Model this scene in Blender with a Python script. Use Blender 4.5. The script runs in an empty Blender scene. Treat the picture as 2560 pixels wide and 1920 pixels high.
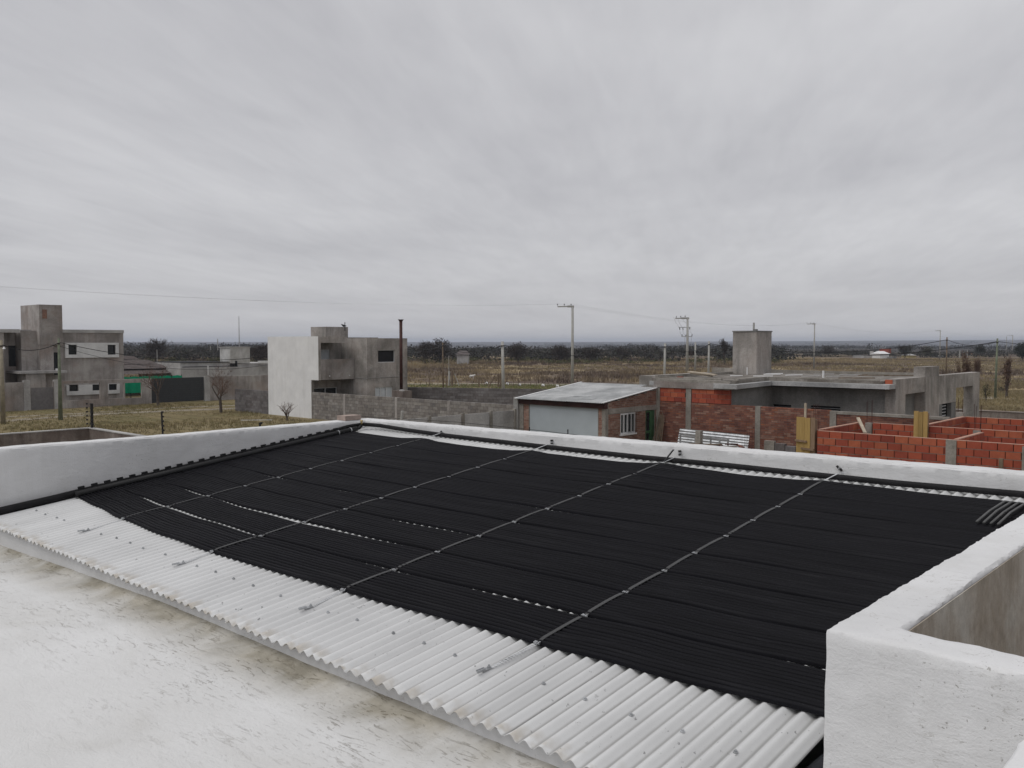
import bpy, math, random
import numpy as np
from mathutils import Vector, Matrix, noise

# ------------------------------------------------------------------ camera, sky, sun, exposure
scn = bpy.context.scene
YAW, PITCH = math.radians(42.256), math.radians(2.7065)
cam_d = bpy.data.cameras.new('camera'); cam = bpy.data.objects.new('camera', cam_d)
scn.collection.objects.link(cam); scn.camera = cam
cam.location = (0, 0, 0); cam.rotation_euler = (math.radians(90)-PITCH, 0, YAW)
cam_d.sensor_width = 36; cam_d.lens = 2200/2560*36
cam_d.clip_start = 0.05; cam_d.clip_end = 30000

SUN_EL, SUN_AZ = math.radians(60), math.radians(200)
world = bpy.data.worlds.new('World'); scn.world = world; world.use_nodes = True
wn, wl = world.node_tree.nodes, world.node_tree.links
wn.clear()
def W(t, **k):
    n = wn.new(t)
    for a, b in k.items(): setattr(n, a, b)
    return n
def wmath(op, a, b=None):
    n = W('ShaderNodeMath', operation=op)
    for i, v in enumerate((a, b)):
        if v is None: continue
        if isinstance(v, (int, float)): n.inputs[i].default_value = v
        else: wl.new(v, n.inputs[i])
    return n.outputs[0]
wo = W('ShaderNodeOutputWorld'); bg = W('ShaderNodeBackground'); bg.inputs[1].default_value = 0.1
sky = W('ShaderNodeTexSky', sky_type='NISHITA', sun_disc=False)
sky.sun_elevation = SUN_EL; sky.sun_rotation = SUN_AZ
tc = W('ShaderNodeTexCoord'); sep = W('ShaderNodeSeparateXYZ'); wl.new(tc.outputs['Generated'], sep.inputs[0])
zz = wmath('ADD', wmath('MAXIMUM', sep.outputs[2], 0.0), 0.07)
px_ = wmath('DIVIDE', sep.outputs[0], zz); py_ = wmath('DIVIDE', sep.outputs[1], zz)
cmb = W('ShaderNodeCombineXYZ'); wl.new(px_, cmb.inputs[0]); wl.new(py_, cmb.inputs[1])
rot = W('ShaderNodeVectorRotate', rotation_type='Z_AXIS'); rot.inputs['Angle'].default_value = math.radians(-121)
wl.new(cmb.outputs[0], rot.inputs['Vector'])   # x now runs along the cloud rolls
def wnoise(scale, sc, detail=4, dist=0.3, rough=.5, loc=(0,0,0)):
    m = W('ShaderNodeMapping'); m.inputs['Scale'].default_value = sc
    m.inputs['Location'].default_value = loc
    wl.new(rot.outputs[0], m.inputs[0])
    n = W('ShaderNodeTexNoise'); n.inputs['Scale'].default_value = scale; n.inputs['Detail'].default_value = detail
    n.inputs['Distortion'].default_value = dist; n.inputs['Roughness'].default_value = rough
    wl.new(m.outputs[0], n.inputs['Vector']); return n.outputs['Fac']
n1 = wnoise(0.55, (.8, 1.1, 1), 4, 0.4, .55, loc=(1.1, 0.4, 0))      # broad light and dark fields
n2 = wnoise(1.9, (0.55, 1.9, 1), 5, 0.5, .55)                    # rolls of stratocumulus
n3 = wnoise(4.6, (0.42, 2.0, 1), 5, 0.5, .6)                    # fine ripple
s = wmath('ADD', wmath('MULTIPLY', n1, 0.64), wmath('ADD', wmath('MULTIPLY', n2, 0.20), wmath('MULTIPLY', n3, 0.18)))
rmp = W('ShaderNodeValToRGB'); wl.new(s, rmp.inputs[0])
rmp.color_ramp.elements[0].position = 0.34; rmp.color_ramp.elements[0].color = (4.28, 4.25, 4.46, 1)
rmp.color_ramp.elements[1].position = 0.66; rmp.color_ramp.elements[1].color = (5.74, 5.72, 5.88, 1)
# low layer towards the horizon: a flatter, slightly darker veil
veil = W('ShaderNodeMixRGB'); veil.inputs[2].default_value = (4.72, 4.70, 4.90, 1)
vf = wmath('MULTIPLY', wmath('SUBTRACT', 1.0, wmath('MINIMUM', wmath('MULTIPLY', sep.outputs[2], 9.0), 1.0)), 0.6)
wl.new(vf, veil.inputs[0]); wl.new(rmp.outputs[0], veil.inputs[1])
mx = W('ShaderNodeMixRGB'); mx.inputs[0].default_value = 0.96
wl.new(sky.outputs[0], mx.inputs[1]); wl.new(veil.outputs[0], mx.inputs[2])
wl.new(mx.outputs[0], bg.inputs[0]); wl.new(bg.outputs[0], wo.inputs[0])

sun_d = bpy.data.lights.new('sun', 'SUN'); sun_d.energy = 1.3; sun_d.angle = math.radians(42); sun_d.color = (1, .985, .96)
sun = bpy.data.objects.new('sun', sun_d); scn.collection.objects.link(sun)
# direction towards the sun
sd = Vector((math.sin(SUN_AZ)*math.cos(SUN_EL), math.cos(SUN_AZ)*math.cos(SUN_EL), math.sin(SUN_EL)))
sun.rotation_euler = sd.to_track_quat('Z', 'Y').to_euler()
sun.location = (0, 0, 60)

scn.view_settings.view_transform = 'Standard'; scn.view_settings.look = 'None'
scn.view_settings.exposure = 0.14; scn.view_settings.gamma = 1; scn.view_settings.use_curve_mapping = False

GROUND = -5.3
rng = random.Random(7)

# ------------------------------------------------------------------ materials
def mat(name, rough=0.8, metal=0.0):
    m = bpy.data.materials.new(name); m.use_nodes = True
    b = m.node_tree.nodes['Principled BSDF']
    b.inputs['Roughness'].default_value = rough; b.inputs['Metallic'].default_value = metal
    b.inputs['Specular IOR Level'].default_value = 0.3
    return m, m.node_tree.nodes, m.node_tree.links, b
def coords(n, l, scale=(1, 1, 1), rot=(0, 0, 0), obj=False):
    mp = n.new('ShaderNodeMapping'); mp.inputs['Scale'].default_value = scale; mp.inputs['Rotation'].default_value = rot
    if obj: src = n.new('ShaderNodeTexCoord').outputs['Object']
    else: src = n.new('ShaderNodeNewGeometry').outputs['Position']
    l.new(src, mp.inputs[0]); return mp.outputs[0]
def tnoise(n, l, vec, scale, detail=5, rough=.55, dist=0.0):
    t = n.new('ShaderNodeTexNoise'); t.inputs['Scale'].default_value = scale; t.inputs['Detail'].default_value = detail
    t.inputs['Roughness'].default_value = rough; t.inputs['Distortion'].default_value = dist
    l.new(vec, t.inputs['Vector']); return t.outputs['Fac']
def ramp(n, l, fac, stops):
    r = n.new('ShaderNodeValToRGB'); l.new(fac, r.inputs[0])
    e = r.color_ramp.elements
    while len(e) < len(stops): e.new(0.5)
    for i, (p, c) in enumerate(stops):
        e[i].position = p; e[i].color = (c, c, c, 1) if isinstance(c, (int, float)) else (c[0], c[1], c[2], 1)
    return r.outputs[0]
def mixc(n, l, fac, a, b, mode='MIX'):
    m = n.new('ShaderNodeMixRGB'); m.blend_type = mode
    for i, v in enumerate((fac, a, b)):
        if isinstance(v, (int, float)): m.inputs[i].default_value = v if i == 0 else (v, v, v, 1)
        elif isinstance(v, tuple): m.inputs[i].default_value = (v[0], v[1], v[2], 1)
        else: l.new(v, m.inputs[i])
    return m.outputs[0]
def mth(n, l, op, a, b=0.0):
    m = n.new('ShaderNodeMath'); m.operation = op
    for i, v in enumerate((a, b)):
        if isinstance(v, (int, float)): m.inputs[i].default_value = v
        else: l.new(v, m.inputs[i])
    return m.outputs[0]
def bump(n, l, b, h, strength=.3, dist=.01):
    bm_ = n.new('ShaderNodeBump'); bm_.inputs['Strength'].default_value = strength; bm_.inputs['Distance'].default_value = dist
    l.new(h, bm_.inputs['Height']); l.new(bm_.outputs[0], b.inputs['Normal'])
def flat(name, col, rough=.6, metal=0.0, var=.15, sc=6.0, spec=.3):
    m, n, l, b = mat(name, rough, metal)
    f = tnoise(n, l, coords(n, l), sc, 4)
    c0 = tuple(v*(1-var) for v in col); c1 = tuple(min(1, v*(1+var)) for v in col)
    l.new(ramp(n, l, f, [(.3, c0), (.7, c1)]), b.inputs['Base Color'])
    b.inputs['Specular IOR Level'].default_value = spec
    return m

def white_wall_mat(name, a=(.60, .60, .60), c=(.71, .71, .712), relief=.35, scratch=True):
    m, n, l, b = mat(name, .75)
    v = coords(n, l)
    base = ramp(n, l, tnoise(n, l, v, 1.3, 6, .6), [(.3, a), (.7, c)])
    sp = tnoise(n, l, v, 62, 3, .6)
    pits = ramp(n, l, sp, [(.655, 0), (.71, 1)])
    patch = ramp(n, l, tnoise(n, l, v, 2.2, 3), [(.42, 0), (.60, 1)])
    pf = mth(n, l, 'MULTIPLY', pits, patch)
    col = mixc(n, l, pf, base, (.34, .33, .31))
    if scratch:
        v2 = coords(n, l, (3.0, 3.0, 14.0), (.6, .5, .3))
        sc = ramp(n, l, tnoise(n, l, v2, 3.0, 4, .7, 1.6), [(.60, 0), (.63, 1), (.66, 0)])
        col = mixc(n, l, mth(n, l, 'MULTIPLY', mth(n, l, 'MULTIPLY', sc, patch), .8), col, (.42, .41, .39))
    run = ramp(n, l, tnoise(n, l, coords(n, l, (1, 1, .10)), 3.2, 6, .7), [(.50, 0), (.68, 1)])
    col = mixc(n, l, mth(n, l, 'MULTIPLY', run, .20), col, (.46, .45, .42))
    l.new(col, b.inputs['Base Color'])
    h = mth(n, l, 'ADD', mth(n, l, 'MULTIPLY', tnoise(n, l, v, 110, 3, .65), .6), mth(n, l, 'MULTIPLY', tnoise(n, l, coords(n, l, (1, 1, 2.5)), 5, 6, .62, .8), 1.5))
    h = mth(n, l, 'SUBTRACT', h, mth(n, l, 'MULTIPLY', pf, .8))
    bump(n, l, b, h, min(1, relief*1.1), .009)
    return m
M = {}
M['white_wall'] = white_wall_mat('white_rough_paint')
M['white_fine'] = white_wall_mat('white_far_wall', (.66, .66, .66), (.77, .77, .77), .2, False)

def deck_mat():
    m, n, l, b = mat('white_roof_membrane', .7)
    v = coords(n, l)
    base = ramp(n, l, tnoise(n, l, v, .9, 6, .6), [(.3, (.60, .597, .585)), (.7, (.70, .70, .695))])
    geo = n.new('ShaderNodeNewGeometry'); sp = n.new('ShaderNodeSeparateXYZ'); l.new(geo.outputs['Position'], sp.inputs[0])
    # dirt that settled along the foot of the step below the sheets (y = 2.5)
    d = mth(n, l, 'SUBTRACT', 2.62, sp.outputs[1])
    near = n.new('ShaderNodeMapRange'); near.inputs[1].default_value = 0.0; near.inputs[2].default_value = .42
    near.inputs[3].default_value = 1.0; near.inputs[4].default_value = 0.0; near.clamp = True
    l.new(d, near.inputs[0])
    vb = coords(n, l, (1, .8, 1))
    pt = tnoise(n, l, vb, 1.7, 5, .6, .5)
    dm = mth(n, l, 'MULTIPLY', mth(n, l, 'POWER', near.outputs[0], 1.2), ramp(n, l, pt, [(.30, .30), (.62, 1.5)]))
    pools = mth(n, l, 'MULTIPLY', ramp(n, l, tnoise(n, l, coords(n, l, (.75, 1.3, 1)), 1.05, 4, .62, .7), [(.55, 0), (.72, .75)]), .26)
    dirt = mth(n, l, 'MAXIMUM', dm, pools)
    cf = ramp(n, l, tnoise(n, l, v, 5, 5), [(.35, (.20, .175, .12)), (.65, (.38, .345, .275))])
    col = mixc(n, l, mth(n, l, 'MULTIPLY', mth(n, l, 'MINIMUM', dirt, 1.0), .85), base, cf)
    # brush strokes and scuffs
    strokes = None
    for rot, s, th in ((-.12, (3.4, 15, 1), .60), (.35, (4.2, 19, 1), .61), (-.75, (3.0, 24, 1), .64)):
        w = ramp(n, l, tnoise(n, l, coords(n, l, s, (0, 0, rot)), 1.6, 5, .7, 1.2), [(th, 0), (th+.03, 1), (th+.06, .15)])
        strokes = w if strokes is None else mth(n, l, 'MAXIMUM', strokes, w)
    fade = ramp(n, l, tnoise(n, l, v, 1.1, 4, .6), [(.50, .0), (.66, 1)])
    near2 = n.new('ShaderNodeMapRange'); near2.inputs[1].default_value = .05; near2.inputs[2].default_value = 1.1; near2.inputs[3].default_value = 1.0; near2.inputs[4].default_value = 0.0
    l.new(d, near2.inputs[0])
    wear = mth(n, l, 'MULTIPLY', near2.outputs[0], ramp(n, l, tnoise(n, l, v, 2.4, 4, .6), [(.40, .1), (.58, 1)]))
    sf = mth(n, l, 'MULTIPLY', strokes, mth(n, l, 'MINIMUM', mth(n, l, 'ADD', mth(n, l, 'ADD', mth(n, l, 'MULTIPLY', fade, .12), .0), mth(n, l, 'MULTIPLY', wear, .85)), 1.0))
    col = mixc(n, l, sf, col, (.21, .18, .13))
    specks = ramp(n, l, tnoise(n, l, coords(n, l, (1, 1.7, 1), (0, 0, .5)), 34, 3, .6), [(.66, 0), (.69, .8)])
    col = mixc(n, l, mth(n, l, 'MULTIPLY', specks, mth(n, l, 'ADD', mth(n, l, 'MULTIPLY', wear, .75), .04)), col, (.13, .11, .08))
    l.new(col, b.inputs['Base Color'])
    h = mth(n, l, 'ADD', mth(n, l, 'MULTIPLY', sf, -.5), mth(n, l, 'ADD', mth(n, l, 'MULTIPLY', tnoise(n, l, coords(n, l, (2, 4, 1), (0, 0, .5)), 4, 6, .65, 1.2), .7), mth(n, l, 'MULTIPLY', tnoise(n, l, v, 55, 3), .3)))
    bump(n, l, b, h, .6, .014)
    return m
M['deck'] = deck_mat()

def sheet_mat():
    m, n, l, b = mat('white_painted_sheet', .5)
    v = coords(n, l)
    base = ramp(n, l, tnoise(n, l, coords(n, l, (1, .4, 1)), 2.0, 5, .6), [(.32, (.54, .542, .54)), (.68, (.665, .668, .665))])
    chips = ramp(n, l, tnoise(n, l, coords(n, l, (1, .7, 1)), 26, 4, .7), [(.655, 0), (.675, 1)])
    cl = ramp(n, l, tnoise(n, l, v, 2.1, 3), [(.38, 0), (.55, .95)])
    scr = ramp(n, l, tnoise(n, l, coords(n, l, (14, 1.6, 1), (0, 0, .1)), 2.6, 5, .75, .4), [(.69, 0), (.71, 1), (.73, 0)])
    col = mixc(n, l, mth(n, l, 'MULTIPLY', chips, cl), base, (.25, .25, .25))
    col = mixc(n, l, mth(n, l, 'MULTIPLY', scr, .45), col, (.33, .32, .31))
    geo = n.new('ShaderNodeNewGeometry'); sp = n.new('ShaderNodeSeparateXYZ'); l.new(geo.outputs['Position'], sp.inputs[0])
    # grime in the last centimetres of the drip edge
    e = n.new('ShaderNodeMapRange'); e.inputs[1].default_value = 2.55; e.inputs[2].default_value = 2.66
    e.inputs[3].default_value = .75; e.inputs[4].default_value = 0; l.new(sp.outputs[1], e.inputs[0])
    col = mixc(n, l, mth(n, l, 'MULTIPLY', e.outputs[0], ramp(n, l, tnoise(n, l, v, 9, 3), [(.46, 0), (.62, 1)])), col, (.36, .31, .24))
    # shade in the valleys of the corrugation, painted into the sheet colour
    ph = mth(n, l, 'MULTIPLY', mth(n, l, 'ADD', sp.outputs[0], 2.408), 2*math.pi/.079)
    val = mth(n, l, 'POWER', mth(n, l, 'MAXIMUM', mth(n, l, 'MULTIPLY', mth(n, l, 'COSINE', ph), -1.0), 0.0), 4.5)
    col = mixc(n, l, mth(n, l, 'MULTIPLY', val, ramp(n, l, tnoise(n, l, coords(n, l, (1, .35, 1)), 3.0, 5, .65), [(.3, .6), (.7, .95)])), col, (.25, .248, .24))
    l.new(col, b.inputs['Base Color'])
    bump(n, l, b, mth(n, l, 'SUBTRACT', tnoise(n, l, v, 40, 3), chips), .12, .004)
    b.inputs['Specular IOR Level'].default_value = .45
    return m
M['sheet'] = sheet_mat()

def stained(name, lo, mid, hi, streak=.5, sc=.8, streak_col=(.10, .09, .08), fine=.25, patch=None):
    """cement plaster with blotches, vertical run marks and fine grain"""
    m, n, l, b = mat(name, .9)
    v = coords(n, l)
    base = ramp(n, l, tnoise(n, l, v, sc, 7, .62, .3), [(.36, lo), (.5, mid), (.64, hi)])
    st = ramp(n, l, tnoise(n, l, coords(n, l, (1, 1, .12)), 2.0, 6, .68), [(.48, 0), (.66, 1)])
    col = mixc(n, l, mth(n, l, 'MULTIPLY', st, streak), base, streak_col)
    gr = ramp(n, l, tnoise(n, l, v, 16, 4, .7), [(.3, 1-fine), (.7, 1+fine*.4)])
    col = mixc(n, l, 1.0, col, gr, 'MULTIPLY')
    if patch: col = mixc(n, l, mth(n, l, 'MULTIPLY', ramp(n, l, tnoise(n, l, v, .55, 4), [(.5, 0), (.7, 1)]), patch[1]), col, patch[0])
    l.new(col, b.inputs['Base Color'])
    bump(n, l, b, tnoise(n, l, v, 22, 5, .6), .35, .02)
    return m
M['stain_face'] = stained('stained_render', (.30, .255, .20), (.40, .355, .30), (.50, .47, .42), .45, 2.2, (.20, .165, .12), .2)
M['plaster_brown'] = stained('brown_grey_plaster', (.23, .21, .195), (.345, .318, .30), (.46, .435, .41), .45, .45, (.12, .10, .09), patch=((.26, .19, .155), .5))
M['plaster_grey'] = stained('grey_plaster', (.22, .203, .185), (.35, .325, .302), (.49, .46, .432), .55, .55, (.13, .125, .115), patch=((.30, .235, .20), .35))
M['plaster_dark'] = stained('fresh_cement_render', (.17, .168, .163), (.235, .232, .225), (.32, .312, .30), .3, .5, (.10, .10, .10))
M['plaster_light'] = stained('pale_cement', (.33, .32, .31), (.42, .41, .40), (.50, .49, .475), .25, .7, (.25, .24, .23))
M['concrete'] = stained('cast_concrete', (.215, .195, .17), (.285, .265, .235), (.37, .345, .31), .35, 1.2, (.15, .14, .12))
M['concrete_new'] = stained('pale_cast_concrete', (.30, .30, .30), (.38, .38, .375), (.46, .46, .455), .22, 1.0, (.20, .20, .20))
M['screed'] = stained('dirty_roof_screed', (.12, .105, .09), (.20, .18, .158), (.31, .29, .265), .2, 1.6, (.12, .10, .08))
M['terrace_brown'] = stained('damp_brown_render', (.14, .11, .095), (.20, .165, .145), (.32, .285, .26), .6, .5, (.08, .065, .055))
M['white_panel'] = stained('white_render', (.58, .58, .575), (.66, .66, .655), (.72, .72, .71), .12, 1.5, (.45, .44, .43), .08)
M['bare_white'] = stained('worn_white_paint', (.40, .39, .37), (.50, .495, .48), (.60, .595, .58), .35, 1.1, (.28, .26, .24), .12)

def piece(name, cols, rough=.85, grain=.25, gsc=14, br=.35):
    """bricks and blocks: each piece its own tint (random per object and per island)"""
    m, n, l, b = mat(name, rough)
    oi = n.new('ShaderNodeObjectInfo'); ge = n.new('ShaderNodeNewGeometry')
    r = mth(n, l, 'FRACT', mth(n, l, 'ADD', oi.outputs['Random'], ge.outputs['Random Per Island']))
    k = len(cols)
    col = ramp(n, l, r, [(i/max(1, k-1), c) for i, c in enumerate(cols)])
    v = coords(n, l)
    g = ramp(n, l, tnoise(n, l, v, gsc, 5, .65), [(.3, 1-grain), (.7, 1+grain*.5)])
    col = mixc(n, l, 1.0, col, g, 'MULTIPLY')
    big = ramp(n, l, tnoise(n, l, v, .5, 4), [(.35, 1-br), (.65, 1.08)])
    col = mixc(n, l, 1.0, col, big, 'MULTIPLY')
    l.new(col, b.inputs['Base Color'])
    bump(n, l, b, tnoise(n, l, v, 30, 4), .3, .01)
    return m
M['hollow_brick'] = piece('red_hollow_brick', [(.31, .066, .038), (.38, .088, .046), (.27, .055, .035), (.43, .125, .062), (.34, .077, .042), (.23, .048, .032)], .8, .16, 9, .15)
M['common_brick'] = piece('common_brick', [(.20, .082, .06), (.28, .125, .085), (.15, .065, .052), (.23, .10, .072), (.33, .20, .15), (.17, .07, .052), (.30, .12, .07)], .9, .3, 9, .35)
M['common_brick_pale'] = piece('pale_common_brick', [(.27, .14, .10), (.33, .20, .15), (.22, .11, .08), (.30, .165, .12), (.36, .25, .20), (.25, .12, .09)], .9, .3, 9, .3)
M['grey_block'] = piece('concrete_block', [(.19, .172, .158), (.235, .212, .195), (.27, .25, .228), (.21, .187, .172), (.31, .29, .27), (.17, .155, .148)], .95, .25, 6, .22)
M['dark_block'] = piece('dark_concrete_block', [(.12, .108, .108), (.16, .148, .148), (.205, .195, .195), (.13, .115, .112), (.18, .17, .17)], .95, .25, 6, .2)
M['dusty_brick'] = flat('dusty_brick', (.34, .27, .235), .95, var=.2, sc=12)
M['mortar_brown'] = flat('brown_mortar', (.20, .165, .14), .95, var=.35, sc=3)
M['joint_dark'] = flat('open_dark_joint', (.035, .022, .018), .95)
M['brick_dust'] = flat('dusty_brick_top', (.42, .25, .19), .95, var=.2, sc=6)
M['mortar'] = flat('mortar', (.26, .245, .22), .95, var=.3, sc=5)
M['mortar_dark'] = flat('dark_mortar', (.125, .11, .10), .95, var=.3, sc=5)
def rubber_mat():
    m, n, l, b = mat('black_rubber_tube', .55); b.inputs['Specular IOR Level'].default_value = .09
    f = tnoise(n, l, coords(n, l, (.22, 26, 1)), 1.6, 4, .6); g = tnoise(n, l, coords(n, l, (.5, 1, 1)), 1.3, 4, .6)
    c = ramp(n, l, f, [(.3, (.0035, .0034, .0048)), (.55, (.0065, .0064, .0086)), (.72, (.013, .0128, .015))])
    l.new(mixc(n, l, mth(n, l, 'MULTIPLY', ramp(n, l, g, [(.5, 0), (.75, 1)]), .10), c, (.022, .021, .021)), b.inputs['Base Color']); return m
M['rubber'] = rubber_mat()
M['rubber_black'] = flat('matt_black_rubber', (.013, .013, .014), .6, var=.2, sc=5)
M['foam'] = flat('charcoal_foam_insulation', (.012, .0115, .0125), .7, var=.3, sc=9, spec=.2)
M['strap'] = flat('grey_rubber_strap', (.060, .060, .061), .6, var=.15, sc=12)
M['strap_grey'] = flat('faded_grey_rubber', (.11, .11, .11), .7, var=.15, sc=12)
M['zinc'] = flat('zinc_plated_steel', (.50, .51, .52), .4, .8, .15, 20)
M['zinc_white'] = flat('bright_perforated_steel', (.55, .56, .57), .5, .3, .2, 30)
M['zinc_dull'] = flat('dull_galvanised_steel', (.42, .43, .44), .45, .6, .3, 5)
M['brass'] = flat('brass', (.50, .38, .18), .4, .8)
M['dark'] = flat('dark_interior', (.018, .018, .02), .9)
M['glass'] = flat('dark_window_glass', (.025, .028, .030), .12, spec=.5)
M['frame_white'] = flat('white_frame', (.62, .63, .63), .5, var=.06)
M['blind'] = flat('pale_blind', (.50, .53, .55), .6, var=.06)
M['shutter'] = flat('pale_blue_grey_metal_door', (.40, .44, .465), .45, var=.05, sc=2)
M['rust'] = flat('rusty_red_steel', (.055, .022, .018), .7, var=.4, sc=4)
M['red_oxide'] = flat('red_oxide_beam', (.040, .015, .013), .7, var=.3, sc=3)
M['gate'] = flat('dark_grey_gate', (.040, .043, .046), .5, var=.12)
M['gutter'] = flat('grey_gutter', (.16, .165, .18), .5, var=.2)
M['green_door'] = flat('green_painted_wood', (.055, .125, .06), .6, var=.3, sc=3)
M['green_net'] = flat('green_shade_net', (.0, .30, .155), .8, var=.1, sc=3)
M['pole'] = flat('concrete_pole', (.36, .355, .335), .9, var=.12, sc=2)
M['pole_pale'] = flat('pale_wood_pole', (.27, .24, .18), .9, var=.2, sc=3)
M['pole_green'] = flat('mossy_wood_pole', (.15, .17, .12), .9, var=.3, sc=3)
M['wood'] = flat('weathered_wood', (.16, .12, .085), .9, var=.3, sc=5)
M['wood_pale'] = flat('pale_timber', (.42, .36, .28), .85, var=.15, sc=6)
M['cable'] = flat('black_cable', (.02, .02, .022), .7)
M['wire'] = flat('aluminium_wire', (.30, .30, .30), .6, .2)
M['insul'] = flat('dark_glazed_insulator', (.03, .022, .02), .3)
M['shingle'] = flat('brown_grey_shingle', (.105, .088, .084), .9, var=.3, sc=3)
M['roof_red'] = flat('red_roof', (.25, .06, .04), .8)
M['yellow_house'] = flat('yellow_render', (.40, .33, .16), .9)
M['cow'] = flat('white_hide', (.62, .60, .57), .8, var=.1)
M['plastic_white'] = flat('white_plastic', (.70, .70, .70), .5, var=.05)
M['corr_old'] = stained('weathered_zinc_sheet', (.27, .278, .28), (.37, .378, .38), (.50, .505, .505), .4, .7, (.28, .28, .28), .12)
M['fence_iron'] = flat('black_iron', (.02, .018, .018), .6)
def ply(name, a, b_):
    m, n, l, b = mat(name, .75)
    oi = n.new('ShaderNodeObjectInfo')
    g = tnoise(n, l, coords(n, l, (9, 9, .8)), 3, 5, .7, .5)
    c = ramp(n, l, g, [(.3, a), (.7, b_)])
    c = mixc(n, l, 1.0, c, ramp(n, l, oi.outputs['Random'], [(0, .72), (1, 1.12)]), 'MULTIPLY')
    l.new(c, b.inputs['Base Color']); return m
M['formwork'] = ply('yellow_formwork_board', (.34, .22, .075), (.46, .32, .12))
M['batten'] = ply('brown_batten', (.20, .135, .085), (.30, .21, .14))

def leafy(name, cols, rough=.95, zone=None):
    m, n, l, b = mat(name, rough)
    ge = n.new('ShaderNodeNewGeometry'); k = len(cols)
    c = ramp(n, l, ge.outputs['Random Per Island'], [(i/(k-1), q) for i, q in enumerate(cols)])
    if zone:
        f = ramp(n, l, tnoise(n, l, coords(n, l, (1, 1, 0)), zone[1], 4, .6), [(.42, 0), (.58, 1)])
        c = mixc(n, l, mth(n, l, 'MULTIPLY', f, zone[2]), c, zone[0])
    l.new(c, b.inputs['Base Color']); b.inputs['Specular IOR Level'].default_value = .1
    return m
M['twig'] = leafy('bare_twigs', [(.045, .036, .033), (.075, .062, .055), (.05, .044, .04)])
M['twig_red'] = leafy('reddish_twigs', [(.12, .075, .06), (.17, .115, .09), (.10, .07, .055)])
M['bark'] = flat('bark', (.085, .07, .06), .95, var=.3, sc=6)
M['wood_far'] = leafy('winter_wood', [(.040, .038, .038), (.064, .056, .052), (.050, .055, .044), (.085, .072, .062)], zone=((.034, .037, .034), .02, .6))
M['evergreen'] = leafy('dark_evergreen_leaves', [(.018, .024, .018), (.032, .042, .028), (.024, .03, .024)])
M['olive'] = leafy('olive_leaves', [(.06, .07, .035), (.10, .10, .05), (.07, .065, .04)])
M['yellow_bush'] = leafy('yellowing_leaves', [(.20, .15, .05), (.13, .12, .05), (.09, .09, .05)])
M['weeds'] = leafy('dead_weeds', [(.105, .078, .066), (.15, .112, .09), (.08, .062, .055), (.18, .14, .105)], zone=((.37, .295, .175), .026, .8))
M['tussock'] = leafy('dry_tussocks', [(.27, .215, .12), (.35, .285, .165), (.22, .175, .10), (.20, .175, .09)], zone=((.16, .125, .085), .05, .6))
M['lawn'] = leafy('coarse_winter_grass', [(.24, .195, .105), (.31, .25, .14), (.185, .165, .078), (.19, .145, .10)], zone=((.15, .15, .06), .10, .6))

def ground_mat():
    m, n, l, b = mat('winter_field', .97)
    geo = n.new('ShaderNodeNewGeometry'); sp = n.new('ShaderNodeSeparateXYZ'); l.new(geo.outputs['Position'], sp.inputs[0])
    flatv = n.new('ShaderNodeCombineXYZ'); l.new(sp.outputs[0], flatv.inputs[0]); l.new(sp.outputs[1], flatv.inputs[1])
    ln = n.new('ShaderNodeVectorMath'); ln.operation = 'LENGTH'; l.new(flatv.outputs[0], ln.inputs[0]); dist = ln.outputs['Value']
    def mr(a, c):
        q = n.new('ShaderNodeMapRange'); q.inputs[1].default_value = a; q.inputs[2].default_value = c; l.new(dist, q.inputs[0]); return q.outputs[0]
    v = coords(n, l, (1, 1, 0))
    lawn = ramp(n, l, tnoise(n, l, v, .16, 7, .65), [(.3, (.15, .14, .065)), (.5, (.235, .19, .105)), (.7, (.29, .24, .145))])
    lawn = mixc(n, l, ramp(n, l, tnoise(n, l, v, 1.3, 5, .7), [(.35, .55), (.7, 0)]), lawn, (.085, .07, .04))
    weed = ramp(n, l, tnoise(n, l, v, .05, 7, .65), [(.3, (.095, .072, .06)), (.50, (.14, .108, .085)), (.58, (.30, .24, .145)), (.8, (.36, .29, .18))])
    far = ramp(n, l, tnoise(n, l, coords(n, l, (1, 1, 0), (0, 0, .74)), .006, 7, .7), [(.35, (.035, .036, .036)), (.55, (.065, .058, .052)), (.68, (.11, .092, .078)), (.78, (.17, .165, .16))])
    c = mixc(n, l, mr(104, 112), lawn, weed)
    c = mixc(n, l, mr(300, 520), c, far)
    l.new(c, b.inputs['Base Color']); b.inputs['Specular IOR Level'].default_value = .05
    bump(n, l, b, tnoise(n, l, v, 2.5, 5), .6, .15)
    return m
M['ground'] = ground_mat()
M['track'] = flat('pale_dirt', (.26, .225, .175), .97, var=.25, sc=.8)
M['green_strip'] = leafy('short_green_grass', [(.085, .12, .03), (.12, .145, .045), (.15, .15, .06)])

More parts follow.
